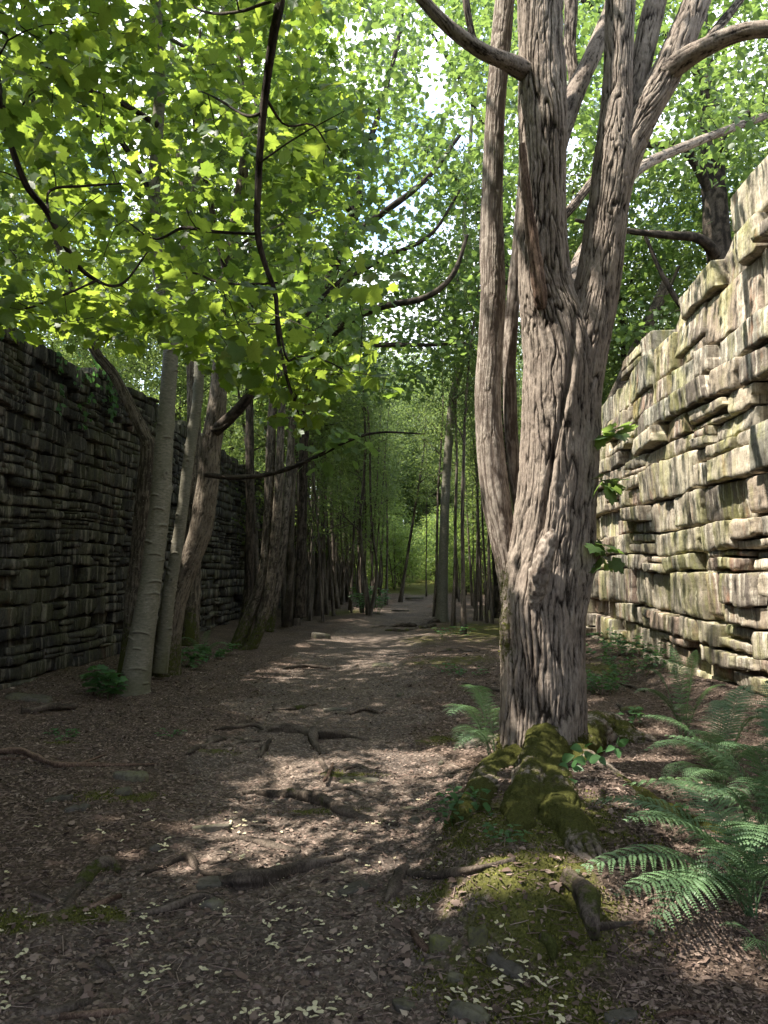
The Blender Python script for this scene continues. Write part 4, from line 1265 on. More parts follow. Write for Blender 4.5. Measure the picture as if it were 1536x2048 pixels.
for k in range(34):
    yy = r_.uniform(22, 42); x = r_.uniform(-3.4, -1.7) if k % 2 else r_.uniform(1.4, 5.5)
    if abs(x - float(path_c(yy))) < 1.4: x = x + math.copysign(1.2, x - float(path_c(yy)))
    place(pole[int(r_.integers(3))], x, yy, r_.uniform(0, 6.28), (r_.uniform(.3, .6), r_.uniform(.7, 1.0)), L3 if x < 0 else L2, G3 if x < 0 else G2, (0, r_.normal(-.02, .05)))
L10 = 'low leafy bush growing along the top edge of the left wall'; G10 = 'bushes along the top of the left wall'
yy = 5.5
while yy < 34:
    place(bush[int(r_.integers(2))], WL - r_.uniform(.75, 1.1), yy, r_.uniform(0, 6.28), r_.uniform(.35, .75), L10, G10)
    yy += r_.uniform(.9, 1.9)
L4 = 'leafy tree closing the far end of the path'; G4 = 'leafy trees closing the far end of the path'
for k in range(58):
    x = r_.uniform(-16, 16); yy = r_.uniform(50, 95)
    if -9 < x < 6 and yy < 70: yy += 22
    place(tall[k % 3], x, yy, r_.uniform(0, 6.28), r_.uniform(.9, 1.5), L4, G4)
for x, yy in [(-3, 74), (-1, 84), (1, 77), (3, 86), (5, 75), (7, 82), (-5, 70), (0, 93)]:
    place(tall[int(r_.integers(3))], x, yy, r_.uniform(0, 6.28), r_.uniform(1.3, 1.7), L4, G4)
L5 = 'low green bush in the bright clearing at the far end of the path'; G5 = 'low bushes at the far end of the path'
for k in range(130):
    x = r_.uniform(-4.5, 9); yy = r_.uniform(40, 82)
    if abs(x - .1) < 1.0 and yy < 54: continue
    place(bush[k % 2], x, yy, r_.uniform(0, 6.28), r_.uniform(.6, 1.5), L5, G5)
L6 = 'leafy tree standing on the bank behind the left wall'; G6 = 'leafy trees on the bank behind the left wall'
for x, yy, s in [(-9.0, 13, .6), (-11.5, 18, .7), (-8.8, 20, .6), (-10, 27, .62), (-9, 35, .62), (-12, 40, .75), (-14, 30, .8), (-15, 22, .8)]:
    place(tall[int(r_.integers(3))], x, yy, r_.uniform(0, 6.28), s, L6, G6)
L7 = 'leafy tree standing on the bank behind the right wall'; G7 = 'leafy trees on the bank behind the right wall'
for x, yy, s in [ (9.5, 20, .95), (7, 23, .85), (10.5, 14.5, .9), (13, 22, 1.1), (6.2, 27, .9), (9, 32, 1), (12, 38, 1.1), (6.5, 36, .95), (15, 30, 1.2), (8, 45, 1), (5.2, 42, .95), (12.5, 11, .9), (10.5, 24, 1)]:
    place(tall[int(r_.integers(3))], x, yy, r_.uniform(0, 6.28), s, L7, G7)
L8 = 'leafy tree behind the slender trunks on the right of the path'; G8 = 'leafy trees right of the path in the middle distance'
for x, yy, s in [(4.4, 31, .7), (5.4, 40, .8), (6.5, 48, .9), (-3.9, 38, .45)]:
    place(tall[int(r_.integers(3))], x, yy, r_.uniform(0, 6.28), s, L8, G8)
# more leafy trees beside the path; shade trees added near the viewer follow
for x, yy, s in [(-6.1, 18.5, .5), (-6.2, 25, .5), (-6.2, 32, .5), (5.4, 19.5, .7), (5.0, 25, .7)]:
    place(tall[int(r_.integers(3))], x, yy, r_.uniform(0, 6.28), s, L8 if x > 0 else L6, G8 if x > 0 else G6)
L9 = 'leafy tree added to shade the foreground from the left bank'; G9 = 'trees added beside the viewer for shade'

def shade_tree(label, x, y, H, clusters, seed, mat='bark_grey'):
    """a maple added beside or behind the viewer to shade the foreground: trunk, limbs, branchwork, crown"""
    r = np.random.default_rng(seed)
    base = np.array([x, y, float(ghf(x, y))])
    root = empty('maple_tree', base, label, 'tree', G9)
    t = np.linspace(0, 1, 10)
    c = base + np.stack([.5 * (clusters[:, 0].mean() - x) * t ** 2, .5 * (clusters[:, 1].mean() - y) * t ** 2, H * t - .2 * (1 - t)], -1)
    ln = np.concatenate([c, (.17 * (1 - .8 * t))[:, None]], 1)
    q = wood_part('trunk', ln, M[mat], root, base, bark_fine(.006, None, seed), 24, .06)
    nd = Nodes(); nd.add(q[q[:, 2] > base[2] + 2][::3, :3], q[q[:, 2] > base[2] + 2][::3, 3])
    k = r.random(len(clusters)) < np.maximum(.12, sun_keep(clusters))
    clusters = clusters[k]
    pick = clusters[r.permutation(len(clusters))[:8]]
    for p in pick:
        a = q[int(r.integers(len(q) // 3, len(q) - 4)), :3]
        m = (a + p) / 2 + np.array([0, 0, .5])
        l2 = np.array([[*a, .06], [*m, .04], [*p, .012]])
        qq = wood_part('limb', l2, M[mat], root, base, None, 8, .15)
        nd.add(qq[::2, :3], qq[::2, 3])
    tb = MB(); connect(tb, nd, clusters, r, .004, seg=3, maxlen=4.0); tb.build('branchwork', M[mat], root, base)
    lb = MB(); spray(lb, clusters, 30, .5, (.10, .16), 'maple_lo', r, .5, .5, sun_keep)
    lb.build('crown', M['maple'], root, base)
def box(n, xr, yr, zr, r, f=1.0):
    p = np.stack([r.uniform(*xr, n), r.uniform(*yr, n), r.uniform(*zr, n)], -1)
    return p[(p[:, 2] > 1.9 + .80 * np.maximum(p[:, 1], -1) + .4)]
r_ = np.random.default_rng(71)
shade_tree('maple added for shade on the left bank beside the viewer, nearest', -7.2, 1.0, 8, box(900, (-7, -1.0), (-1.5, 5.5), (5.0, 9.5), r_), 501)
shade_tree('maple added for shade on the left bank a little ahead of the viewer', -7.6, 6.5, 7, np.concatenate([box(620, (-8.5, -2.5), (3.5, 9.5), (7.0, 11.0), r_), np.stack([r_.uniform(-8.5, -1, 330), r_.uniform(8, 16, 330), r_.uniform(7.2, 11, 330)], -1)]), 502)
shade_tree('maple added for shade behind the viewer on the left of the path', -2.6, -2.6, 9, box(900, (-4.5, 1.0), (-3.5, 3.5), (3.9, 8.5), r_), 503)
shade_tree('maple added for shade behind the viewer by the right wall', 2.4, -1.8, 9, box(420, (-.5, 3.2), (-3.5, 3.2), (4.2, 8.5), r_), 504)

# ------------------------------------------------------------------ ferns
def frond(b, pts, length_scale=1.0, pinna=.15, r=rng, npair=19, droop=.22):
    """one bipinnate frond: pts = base, middle, tip control points"""
    a, m, t_ = [np.asarray(v, float) for v in pts]
    t = np.linspace(0, 1, 40)[:, None]
    c = (1 - t) ** 2 * a + 2 * t * (1 - t) * m + t ** 2 * t_
    L = np.linalg.norm(np.diff(c, axis=0), axis=1).sum()
    tube(b, c, np.linspace(.0035, .0008, 40), 5, cap=False, a=.35, bb=1)
    T = np.gradient(c, axis=0); T /= np.linalg.norm(T, axis=1)[:, None]
    up = np.array([0, 0, 1.0])
    for s in range(npair):
        u = .16 + .83 * (s / (npair - 1)) ** .95
        k = min(38, int(u * 39)); f = u * 39 - k
        p0 = c[k] * (1 - f) + c[k + 1] * f
        tg = T[k]
        sd = np.cross(tg, up); sd /= np.linalg.norm(sd) + 1e-9
        nrm = np.cross(sd, tg)
        v = (u - .16) / .84
        pl = pinna * L / .75 * (np.sin(np.pi * min(1, v * .86 + .13)) ** .75) * (1 - .25 * v) * r.uniform(.78, 1.10)
        for sg in (-1, 1):
            ax = sd * sg + tg * .42; ax /= np.linalg.norm(ax)
            dv = ax * pl
            nq = max(5, int(pl / .0092))
            w = np.linspace(0, 1, nq)
            cc = p0 + dv * w[:, None] - up * (droop * pl * w ** 2)[:, None] + nrm * (.06 * pl * np.sin(w * 3))[:, None]
            cd = np.gradient(cc, axis=0); cd /= np.linalg.norm(cd, axis=1)[:, None]
            sl = .0175 * (L / .75) * (1 - w) ** .6 * (.55 + .45 * np.minimum(1, w * 6)) * min(1, pl / .07 + .15)
            for s2 in (-1, 1):
                side = np.cross(cd, nrm) * s2
                side /= np.linalg.norm(side, axis=1)[:, None] + 1e-9
                axp = side * 1.0 + cd * .35 - up * .18
                put_leaves(b, cc, axp, np.repeat(nrm[None], nq, 0) + r.normal(0, .08, (nq, 3)), sl + .002, 'tiny', np.full(nq, r.uniform(.25, .85)), r)

def fern(label, base_px, fronds, d0, group=None, pinna=.15, seed=0, height=.0, npair=18):
    """fronds: list of ((mx,my,md),(tx,ty,td)) control points by sight line and distance"""
    r = np.random.default_rng(seed)
    g = P(base_px[0], base_px[1], d0); g[2] = float(ghf(g[0], g[1]))
    e = empty('fern', g, label, 'fern', group)
    for (m, t) in fronds:
        b = MB()
        bs = g + np.array([r.normal(0, .02), r.normal(0, .02), 0])
        mm = P(*m); tt = P(*t)
        frond(b, (bs, mm, tt), pinna=pinna, r=r, npair=npair)
        b.build('frond', M['fern'], e, g)
    return e
# ----
fern('largest fern at lower right, broad arching fronds reaching left towards the mossy roots', (1500, 1850), [
    ((1390, 1560, 3.65), (1182, 1602, 3.85)), ((1420, 1590, 3.5), (1250, 1640, 3.35)), ((1400, 1640, 3.45), (1152, 1742, 3.4)), ((1440, 1640, 3.3), (1300, 1868, 3.15)), ((1480, 1600, 3.5), (1405, 1760, 3.2)),
    ((1500, 1500, 3.7), (1410, 1600, 3.5)), ((1590, 1520, 3.5), (1660, 1640, 3.4)), ((1560, 1640, 3.3), (1600, 1830, 3.1)), ((1500, 1560, 3.9), (1370, 1650, 4.1)), ((1440, 1700, 3.3), (1230, 1790, 3.2)), ((1530, 1560, 3.4), (1500, 1700, 3.0)), ((1470, 1560, 3.8), (1310, 1560, 4.1)), ((1560, 1500, 3.7), (1590, 1560, 3.3))], 3.55, seed=1, pinna=.19)
fern('fern with long fronds at the right frame edge below the wall foot', (1560, 1760), [
    ((1480, 1520, 4.3), (1245, 1570, 4.6)), ((1500, 1480, 4.3), (1330, 1470, 4.6)), ((1540, 1440, 4.3), (1440, 1500, 4.0)), ((1560, 1400, 4.3), (1520, 1420, 4.4)), ((1640, 1420, 4.3), (1720, 1500, 4.2)), ((1560, 1560, 4.1), (1480, 1700, 3.8)), ((1600, 1500, 4.4), (1540, 1560, 3.9)), ((1520, 1500, 4.5), (1400, 1560, 4.4)), ((1600, 1380, 4.4), (1540, 1360, 4.6)), ((1560, 1470, 4.2), (1440, 1620, 4.0))], 4.3, seed=2, pinna=.17)
fern('fern with pale sunlit fronds between the wall and the tree roots', (1440, 1600), [
    ((1400, 1420, 5.3), (1285, 1432, 5.4)), ((1420, 1440, 5.2), (1290, 1500, 5.0)), ((1440, 1430, 5.2), (1380, 1470, 5.0)), ((1480, 1400, 5.3), (1530, 1440, 5.1)), ((1440, 1400, 5.4), (1440, 1400, 5.6)), ((1500, 1440, 5.2), (1560, 1520, 5.0)), ((1400, 1480, 5.2), (1320, 1560, 5.0)), ((1460, 1380, 5.4), (1500, 1370, 5.6)), ((1420, 1500, 5.0), (1370, 1560, 4.8))], 5.3, seed=3, pinna=.16, npair=22)
fern('fern with upright fronds against the foot of the right wall', (1365, 1450), [
    ((1365, 1340, 7.4), (1342, 1292, 7.5)), ((1380, 1330, 7.4), (1392, 1300, 7.3)), ((1320, 1350, 7.4), (1270, 1385, 7.2)), ((1400, 1360, 7.3), (1450, 1370, 7.1)), ((1330, 1330, 7.4), (1300, 1340, 7.5)), ((1380, 1380, 7.2), (1350, 1420, 7.0))], 7.4, seed=4, pinna=.13, npair=20)
fern('fern left of the big tree trunk beside the path', (985, 1510), [
    ((950, 1400, 6.5), (915, 1412, 6.4)), ((960, 1440, 6.4), (908, 1500, 6.2)), ((975, 1380, 6.5), (955, 1388, 6.5)), ((980, 1400, 6.4), (1000, 1420, 6.3)), ((950, 1430, 6.4), (905, 1460, 6.3)), ((970, 1440, 6.3), (950, 1500, 6.1)), ((940, 1370, 6.3), (900, 1430, 6.0)), ((965, 1350, 6.4), (940, 1375, 6.2)), ((960, 1420, 6.1), (915, 1490, 5.9))], 6.3, seed=5, pinna=.24, npair=18)
fern('small fern at the foot of the left wall behind the stout trunk', (405, 1300), [
    ((385, 1262, 13), (362, 1278, 12.8)), ((410, 1255, 13), (420, 1262, 13)), ((430, 1270, 13), (455, 1290, 12.8)), ((400, 1270, 13), (390, 1300, 12.6))], 13.2, seed=6, pinna=.14, npair=16)
fern('small shaded fern under the largest fern at the bottom right corner', (1530, 1930), [
    ((1500, 1830, 3.2), (1440, 1850, 3.2)), ((1530, 1820, 3.2), (1560, 1850, 3.1)), ((1520, 1850, 3.1), (1490, 1900, 3.0))], 3.2, seed=7, pinna=.15, npair=18)

# ------------------------------------------------------------------ leafy herbs, brambles and saplings
def herb(name, label, cat, px, py, n_stems, h, spread, lsize, shape, seed, pairs=4, group=None, mat='herb', stemr=.0018, d=None):
    r = np.random.default_rng(seed)
    g = GZ(np.array(float(px)), np.array(float(py)))
    e = empty(name, g, label, cat, group)
    sb, lb = MB(), MB()
    for s in range(n_stems):
        az = r.uniform(0, 6.28); rr = spread * r.random() ** .5
        b0 = g + np.array([math.cos(az) * rr * .5, math.sin(az) * rr * .5, 0]); b0[2] = float(ghf(b0[0], b0[1])) - .01
        tip = b0 + np.array([math.cos(az) * rr * .6, math.sin(az) * rr * .6, h * r.uniform(.6, 1.05)])
        t = np.linspace(0, 1, 7)[:, None]
        c = b0 * (1 - t) + tip * t + r.normal(0, .01, 3) * np.sin(t * 3.1)
        tube(sb, c, np.linspace(stemr, stemr * .5, 7), 5, cap=False, a=.5)
        pos, ax = [], []
        for k in range(pairs):
            u = .25 + .75 * (k + .5) / pairs; p = b0 * (1 - u) + tip * u
            a0 = r.uniform(0, 6.28)
            for j in range(2 if k < pairs - 1 else 4):
                aa = a0 + j * (math.pi if k < pairs - 1 else math.pi / 2) + r.normal(0, .2)
                dv = np.array([math.cos(aa), math.sin(aa), r.uniform(-.2, .2)])
                pos.append(p + dv * lsize[0] * .25); ax.append(dv)
        pos = np.array(pos); ax = np.array(ax)
        put_leaves(lb, pos, ax, np.array([0, 0, 1.0]) + r.normal(0, .3, (len(pos), 3)), r.uniform(*lsize, len(pos)), shape, r.random(len(pos)), r)
    sb.build('stem', M[mat], e, g); lb.build('foliage', M[mat], e, g)
    return e
herb('sycamore_sapling', 'bright green maple-leaved seedling at the foot of the leaning silver tree', 'sapling', 218, 1395, 7, .42, .26, (.085, .13), 'maple', 1, 4)
herb('leafy_herb', 'low green plants under the stout trunk of the left tree group', 'plant', 345, 1335, 12, .30, .55, (.07, .11), 'maple', 2, 3)
herb('leafy_herb', 'low green seedlings trailing right of the left tree group', 'plant', 425, 1312, 12, .24, .7, (.07, .11), 'maple', 3, 3)
herb('leafy_herb', 'tiny pale seedling patch near the left end of the fallen branch', 'plant', 130, 1470, 12, .06, .22, (.025, .04), 'ovate', 4, 2)
herb('leafy_herb', 'tiny green seedlings in the leaf litter left of the first roots', 'plant', 340, 1470, 9, .06, .14, (.02, .035), 'ovate', 5, 2)
herb('leafy_bush', 'bright green little bush beside the path far down on the left', 'bush', 742, 1226, 26, .95, .75, (.09, .15), 'ovate', 6, 7, stemr=.006)
herb('leafy_herb', 'nettles in the shade just right of the big trunk', 'plant', 1210, 1385, 26, .30, .40, (.05, .08), 'ovate', 7, 4)
herb('leafy_herb', 'nettles growing between the big tree and the fern at the wall', 'plant', 1270, 1345, 30, .40, .65, (.05, .085), 'ovate', 8, 4)
herb('leafy_herb', 'dark green undergrowth along the foot of the right wall', 'plant', 1235, 1305, 34, .42, .8, (.06, .09), 'ovate', 9, 4)
herb('leafy_herb', 'sprig of rounded leaves rising above the right-hand root', 'plant', 1255, 1460, 5, .22, .16, (.05, .075), 'ovate', 10, 3)
herb('leafy_herb', 'pale seedlings in the patch of sun before the tree', 'plant', 1010, 1690, 5, .10, .09, (.025, .04), 'ovate', 11, 3)
herb('leafy_herb', 'leafy seedlings at the left foot of the mossy roots', 'plant', 925, 1640, 9, .17, .16, (.035, .06), 'ovate', 12, 3)
herb('leafy_herb', 'dark leafy plants on the mossy ground left of the big tree', 'plant', 925, 1345, 12, .16, .45, (.04, .07), 'ovate', 13, 3)
herb('leafy_herb', 'small seedling standing between the fern and the right-hand root', 'plant', 1365, 1650, 2, .16, .04, (.03, .05), 'ovate', 14, 3)
herb('leafy_herb', 'low green sprouts around the birch foot', 'plant', 905, 1275, 10, .3, .5, (.06, .09), 'ovate', 15, 3)
def bramble():
    r = np.random.default_rng(77)
    bd = lambda y: np.interp(y, [1490, 1520, 1560, 1600, 1630, 1660], [5.15, 5.0, 4.8, 4.55, 4.35, 4.2]) - .06
    g = P(1020, 1640, 4.3); g[2] = float(ghf(g[0], g[1]))
    e = empty('bramble', g, 'trailing bramble with paired oval leaves climbing over the mossy tree foot', 'plant')
    sb, lb = MB(), MB()
    lines = [[(1000, 1655, 5.0), (1040, 1620, 4.95), (1085, 1590, 4.95), (1140, 1555, 4.95), (1180, 1515, 4.95), (1232, 1492, 4.95)], [(1030, 1640, 4.95), (1080, 1600, 4.85), (1110, 1570, 4.85), (1125, 1575, 4.8)], [(1085, 1592, 4.95), (1075, 1560, 4.9), (1110, 1520, 4.9)],
             [(1000, 1655, 5.0), (960, 1605, 5.0), (930, 1590, 5.0), (915, 1600, 4.95)], [(1140, 1555, 4.95), (1160, 1545, 4.9), (1165, 1500, 4.9)]]
    nodes = [(1232, 1492, 4), (1195, 1510, 3), (1168, 1498, 3), (1140, 1535, 4), (1175, 1525, 2), (1120, 1522, 3), (1088, 1560, 3), (1070, 1590, 3), (1125, 1575, 3), (1072, 1612, 3), (1035, 1625, 2), (955, 1590, 3), (920, 1600, 3), (985, 1620, 2)]
    for ln in lines:
        ln = np.array(ln, float); p = P(ln[:, 0], ln[:, 1], bd(ln[:, 1]))
        q = catmull(p, 24); tube(sb, q, np.full(24, .0022), 5, cap=False, a=.7)
    for x, y, n in nodes:
        p = P(x, y, float(bd(y)) - .02)
        a0 = r.uniform(0, 6.28)
        ang = a0 + np.arange(n) * 6.28 / max(3, n) + r.normal(0, .2, n)
        ax = np.stack([np.cos(ang), -.55 + .0 * ang, np.sin(ang) * .8], -1)
        nn = np.tile([.1, -.75, .7], (n, 1)) + r.normal(0, .2, (n, 3))
        put_leaves(lb, p + ax * .012, ax, nn, r.uniform(.065, .095, n), 'ovate', r.uniform(.4, 1, n), r)
    sb.build('stem', M['herb'], e, g); lb.build('foliage', M['herb'], e, g)
bramble()

# ------------------------------------------------------------------ roots, fallen branches and stones on the ground
def ground_line(rows, sink=.35):
    rows = np.array(rows, float)
    if sink >= .35: rows[:, 2] *= .85; sink = .42
    g = GZ(rows[:, 0], rows[:, 1])
    r = rows[:, 2] / 2 / FPX * g[:, 1]
    g[:, 2] += r * (1 - 2 * sink)
    return np.concatenate([g, r[:, None]], 1)
def lay(name, label, cat, rows, mat, sink=.35, mossv=0.0, amp=.004, seg=14, group=None):
    ln = ground_line(rows, sink)
    L = np.linalg.norm(np.diff(ln[:, :3], axis=0), axis=1).sum()
    q = catmull(ln, max(6, int(L / .012)))
    b = MB()
    h0 = abs(hash_s(label)) % 90
    def f(Pw, S, TH, R):
        n = noise(np.stack([np.cos(TH) * R * 45, np.sin(TH) * R * 45, S * 6], -1), h0)
        off = R * (.28 * noise(Pw * 13, h0 + 1) + .16 * n) + .0012 * noise(Pw * 90, 6)
        return off, np.clip(.5 + .5 * n, 0, 1), mossv + .4 * (noise(Pw * 9, h0 + 2)) * (mossv > 0)
    # worm up and down so that it dips in and out of the soil
    s = np.linspace(0, L, len(q))
    if mat == 'root': q[:, 2] += q[:, 3] * .7 * noise(np.stack([s * 3.3, 0 * s, 0 * s + h0], -1), 12)
    q[:, 3] *= 1 + .22 * noise(np.stack([s * 7, 0 * s, 0 * s + h0], -1), 13)
    tube(b, q[:, :3], q[:, 3], seg, f)
    g0 = q[0, :3]
    o = b.build(name, M[mat])
    tag(o, label, cat, group)
    return o
def hash_s(s): return sum((k + 1) * ord(c) for k, c in enumerate(s)) % 9973
R_ = 'tree root'
lay('tree_root', 'long gnarled root crossing the path, the upper of the big ones', R_, [(515, 1465, 14), (560, 1462, 24), (600, 1464, 26), (640, 1475, 22), (680, 1476, 18), (735, 1480, 8)], 'root')
lay('tree_root', 'short upright knot of root at the right end of the upper crossing root', R_, [(636, 1462, 16), (626, 1480, 20), (632, 1498, 12), (640, 1510, 5)], 'root', .1)
lay('tree_root', 'curved root with mossy side, left of the upper crossing root', R_, [(375, 1510, 8), (405, 1495, 18), (440, 1480, 22), (470, 1476, 12), (490, 1484, 5)], 'root', mossv=.25)
lay('tree_root', 'thin arched root just above the curved mossy-sided root', R_, [(430, 1462, 6), (470, 1456, 12), (505, 1452, 10), (530, 1462, 5)], 'root')
lay('tree_root', 'small root running down left under the upper crossing root', R_, [(540, 1484, 10), (528, 1500, 13), (520, 1515, 8)], 'root')
lay('tree_root', 'flat root between the curved root and the crossing root', R_, [(450, 1494, 7), (480, 1486, 14), (520, 1482, 8)], 'root')
lay('tree_root', 'longest root slanting down right across the middle of the path with mossy underside', R_, [(485, 1588, 10), (540, 1592, 18), (590, 1594, 28), (640, 1606, 32), (690, 1624, 30), (740, 1640, 24), (800, 1652, 8)], 'root', mossv=.12)
lay('tree_root', 'short root bent like a hook above the longest root', R_, [(632, 1515, 12), (645, 1530, 14), (655, 1545, 8)], 'root')
lay('tree_root', 'short thick root right of the hooked one', R_, [(690, 1540, 10), (715, 1532, 16), (742, 1545, 9)], 'root', mossv=.2)
lay('tree_root', 'thin root arching above the longest root at its right half', R_, [(650, 1585, 6), (690, 1578, 14), (730, 1592, 11), (760, 1600, 5)], 'root')
lay('tree_root', 'bare grey root lying alone below the longest root', R_, [(410, 1688, 8), (450, 1684, 16), (500, 1682, 18), (550, 1695, 20), (600, 1706, 12)], 'root')
lay('tree_root', 'thick swollen root low on the path with an arm rising right', R_, [(440, 1762, 12), (480, 1772, 34), (540, 1766, 44), (590, 1745, 34), (640, 1730, 20), (690, 1716, 10)], 'root')
lay('tree_root', 'branching root left of the thick swollen one', R_, [(270, 1752, 8), (330, 1735, 18), (375, 1720, 22), (400, 1745, 16), (440, 1752, 8)], 'root', mossv=.1)
lay('tree_root', 'thin root continuing right from the branching root', R_, [(375, 1718, 12), (420, 1728, 10), (465, 1722, 8), (485, 1730, 4)], 'root')
lay('tree_root', 'dark mossy root hooked down at the left of the foreground', R_, [(240, 1748, 10), (215, 1742, 28), (185, 1748, 32), (160, 1775, 30), (140, 1800, 24), (122, 1822, 10)], 'root', .34, mossv=.2)
lay('tree_root', 'long low root ridge left of centre in the foreground', R_, [(262, 1832, 12), (300, 1828, 26), (350, 1818, 32), (400, 1800, 26), (430, 1800, 10)], 'root')
lay('tree_root', 'root tip bending down at the left end of the mossy bank', R_, [(812, 1735, 20), (800, 1752, 28), (790, 1775, 24), (772, 1805, 10)], 'root', .2)
lay('tree_root', 'thin bare root along the sunlit edge of the mossy bank', R_, [(815, 1748, 12), (860, 1755, 18), (905, 1752, 14), (960, 1740, 12), (1030, 1722, 10)], 'root', .2)
lay('tree_root', 'moss covered root at the right edge of the bank, going down', R_, [(1130, 1748, 30), (1158, 1770, 40), (1172, 1815, 44), (1182, 1850, 36), (1190, 1885, 16)], 'root', .30, mossv=.28)
lay('tree_root', 'short mossy root stump under the bank', R_, [(1080, 1885, 24), (1100, 1900, 32), (1108, 1925, 20)], 'root', .2, mossv=.4)
lay('tree_root', 'far root crossing the path left of the birch', R_, [(745, 1256, 5), (790, 1254, 10), (840, 1252, 11), (878, 1244, 16)], 'root')
lay('tree_root', 'mossy root under the birch running left', R_, [(770, 1262, 5), (820, 1262, 9), (870, 1252, 12)], 'root', mossv=.3)
lay('tree_root', 'far thin root on the path above the first crossing root', R_, [(545, 1420, 6), (590, 1420, 12), (630, 1412, 8)], 'root', mossv=.15)
lay('tree_root', 'small dark root right of centre on the far path', R_, [(700, 1430, 8), (730, 1422, 12), (765, 1430, 6)], 'root')
lay('tree_root', 'root nub low in the middle of the mossy far ground', R_, [(870, 1306, 5), (910, 1302, 10), (960, 1304, 8)], 'root', mossv=.3)
lay('tree_root', 'far root crossing under the stone on the left of the path', R_, [(560, 1340, 5), (610, 1334, 9), (660, 1338, 6)], 'root')
F_ = 'fallen branch'
lay('fallen_branch', 'long reddish fallen branch lying at the left edge', F_, [(-30, 1508, 10), (38, 1508, 11), (70, 1518, 10), (115, 1534, 10), (190, 1534, 8), (315, 1530, 4)], 'deadwood', .02)
lay('fallen_branch', 'second thinner twig beside the long reddish branch', F_, [(-20, 1522, 6), (40, 1520, 6), (70, 1512, 4)], 'deadwood', .02)
lay('fallen_branch', 'thin twig slanting above the long reddish branch', F_, [(150, 1532, 4), (180, 1522, 4), (212, 1510, 3)], 'deadwood', .02)
lay('fallen_branch', 'pale short log lying at the foot of the left wall', F_, [(42, 1424, 12), (90, 1424, 12), (148, 1418, 13)], 'root', .05)
lay('fallen_branch', 'short thin stick standing up behind the longest root', F_, [(648, 1574, 8), (656, 1560, 7), (666, 1535, 5)], 'deadwood', -1.0)
lay('fallen_branch', 'brown stick low left beside the hooked mossy root', F_, [(178, 1818, 10), (210, 1808, 12), (240, 1795, 9)], 'deadwood', .05)
lay('fallen_branch', 'short dark stick left of the hooked mossy root', F_, [(64, 1796, 12), (85, 1802, 13), (110, 1810, 8)], 'root', .05)
lay('fallen_branch', 'small dark stick left of centre near the bottom', F_, [(192, 1925, 14), (212, 1940, 16), (230, 1950, 8)], 'root', .1)
lay('fallen_branch', 'curved stick at the bottom left corner', F_, [(75, 2028, 14), (130, 2022, 18), (180, 2004, 12)], 'root', .1)
lay('fallen_branch', 'half buried stick along the bottom edge left', F_, [(120, 2040, 14), (190, 2034, 18), (255, 2024, 10)], 'deadwood', .2)
lay('fallen_branch', 'bent brown stick at the bottom right corner', F_, [(1310, 2040, 12), (1350, 2032, 16), (1400, 2034, 14), (1450, 2050, 10)], 'deadwood', .1)
lay('fallen_branch', 'dark stick in the shade under the largest fern', F_, [(1200, 1858, 12), (1230, 1855, 12), (1265, 1848, 6)], 'root', .1)
lay('fallen_branch', 'pale broken stick at the left of the mossy bank foot', F_, [(822, 1865, 10), (838, 1890, 14), (855, 1905, 12)], 'deadwood', .1)
lay('fallen_branch', 'long thin stick on the ground behind the big tree, pointing right', F_, [(1210, 1360, 5), (1250, 1372, 6), (1290, 1385, 5)], 'root', .05)
lay('fallen_branch', 'pale stick behind the big tree on the left', F_, [(920, 1368, 5), (955, 1376, 6), (1000, 1384, 6)], 'root', .05)
lay('fallen_branch', 'stick lying from the right-hand root towards the wall', F_, [(1235, 1410, 6), (1260, 1430, 7), (1285, 1450, 5)], 'root', .05)
lay('fallen_branch', 'pale broken piece of wood left of the fern beside the trunk', F_, [(905, 1462, 6), (925, 1472, 12), (945, 1480, 8)], 'deadwood', .05)

def stone(label, px, py, w, h, d, rot, mossv=0, seed=0, lift=.0, dark=False):
    if py > 1860: w, h, d, mossv = w * .72, h * .8, d * .72, mossv + .12
    """flattish broken stone: w,d across, h high in metres"""
    r = np.random.default_rng(seed + 500)
    g = GZ(np.array(float(px)), np.array(float(py)))
    n = 26
    th = np.linspace(0, 2 * np.pi, n, endpoint=False)
    rad = 1 + .16 * noise(np.stack([np.cos(th) * 1.6, np.sin(th) * 1.6, 0 * th + seed], -1), 3)
    rad = rad / np.maximum(np.abs(np.cos(th)), np.abs(np.sin(th))) ** .65
    rings = [(0, .96, -.5), (0, 1.0, .4), (0, .98, .75), (0, .93, .92), (0, .7, 1.0), (0, .35, 1.02)]
    V = []
    sl = r.normal(0, .12, 2)
    for _, s, z in rings:
        x = np.cos(th) * rad * s * w / 2; y = np.sin(th) * rad * s * d / 2
        zz = z * h + (sl[0] * x + sl[1] * y) * (z > 0) + .10 * h * noise(np.stack([x * 30, y * 30, 0 * x + z * 3], -1), seed)
        V.append(np.stack([x, y, zz], -1))
    V.append(np.array([[0, 0, h * 1.02]]))
    V = np.concatenate(V)
    c, s_ = math.cos(rot), math.sin(rot)
    V = np.stack([V[:, 0] * c - V[:, 1] * s_, V[:, 0] * s_ + V[:, 1] * c, V[:, 2]], -1)
    F = []
    k = np.arange(n); kn = (k + 1) % n
    for j in range(len(rings) - 1):
        F.append(np.stack([j * n + k, j * n + kn, (j + 1) * n + kn, (j + 1) * n + k], -1))
    F.append(np.stack([(len(rings) - 1) * n + k, (len(rings) - 1) * n + kn, np.full(n, len(rings) * n)], -1))
    V[:, 2] += .012 * fbm(V * 38 + seed, 4, 2) * (h > .025)
    b = MB(); b.add(V + g + np.array([0, 0, lift - .33 * h]), F, r.uniform(.2, .9), mossv)
    o = b.build('stone', M['slab'], smooth_=False)
    tag(o, label, 'stone')
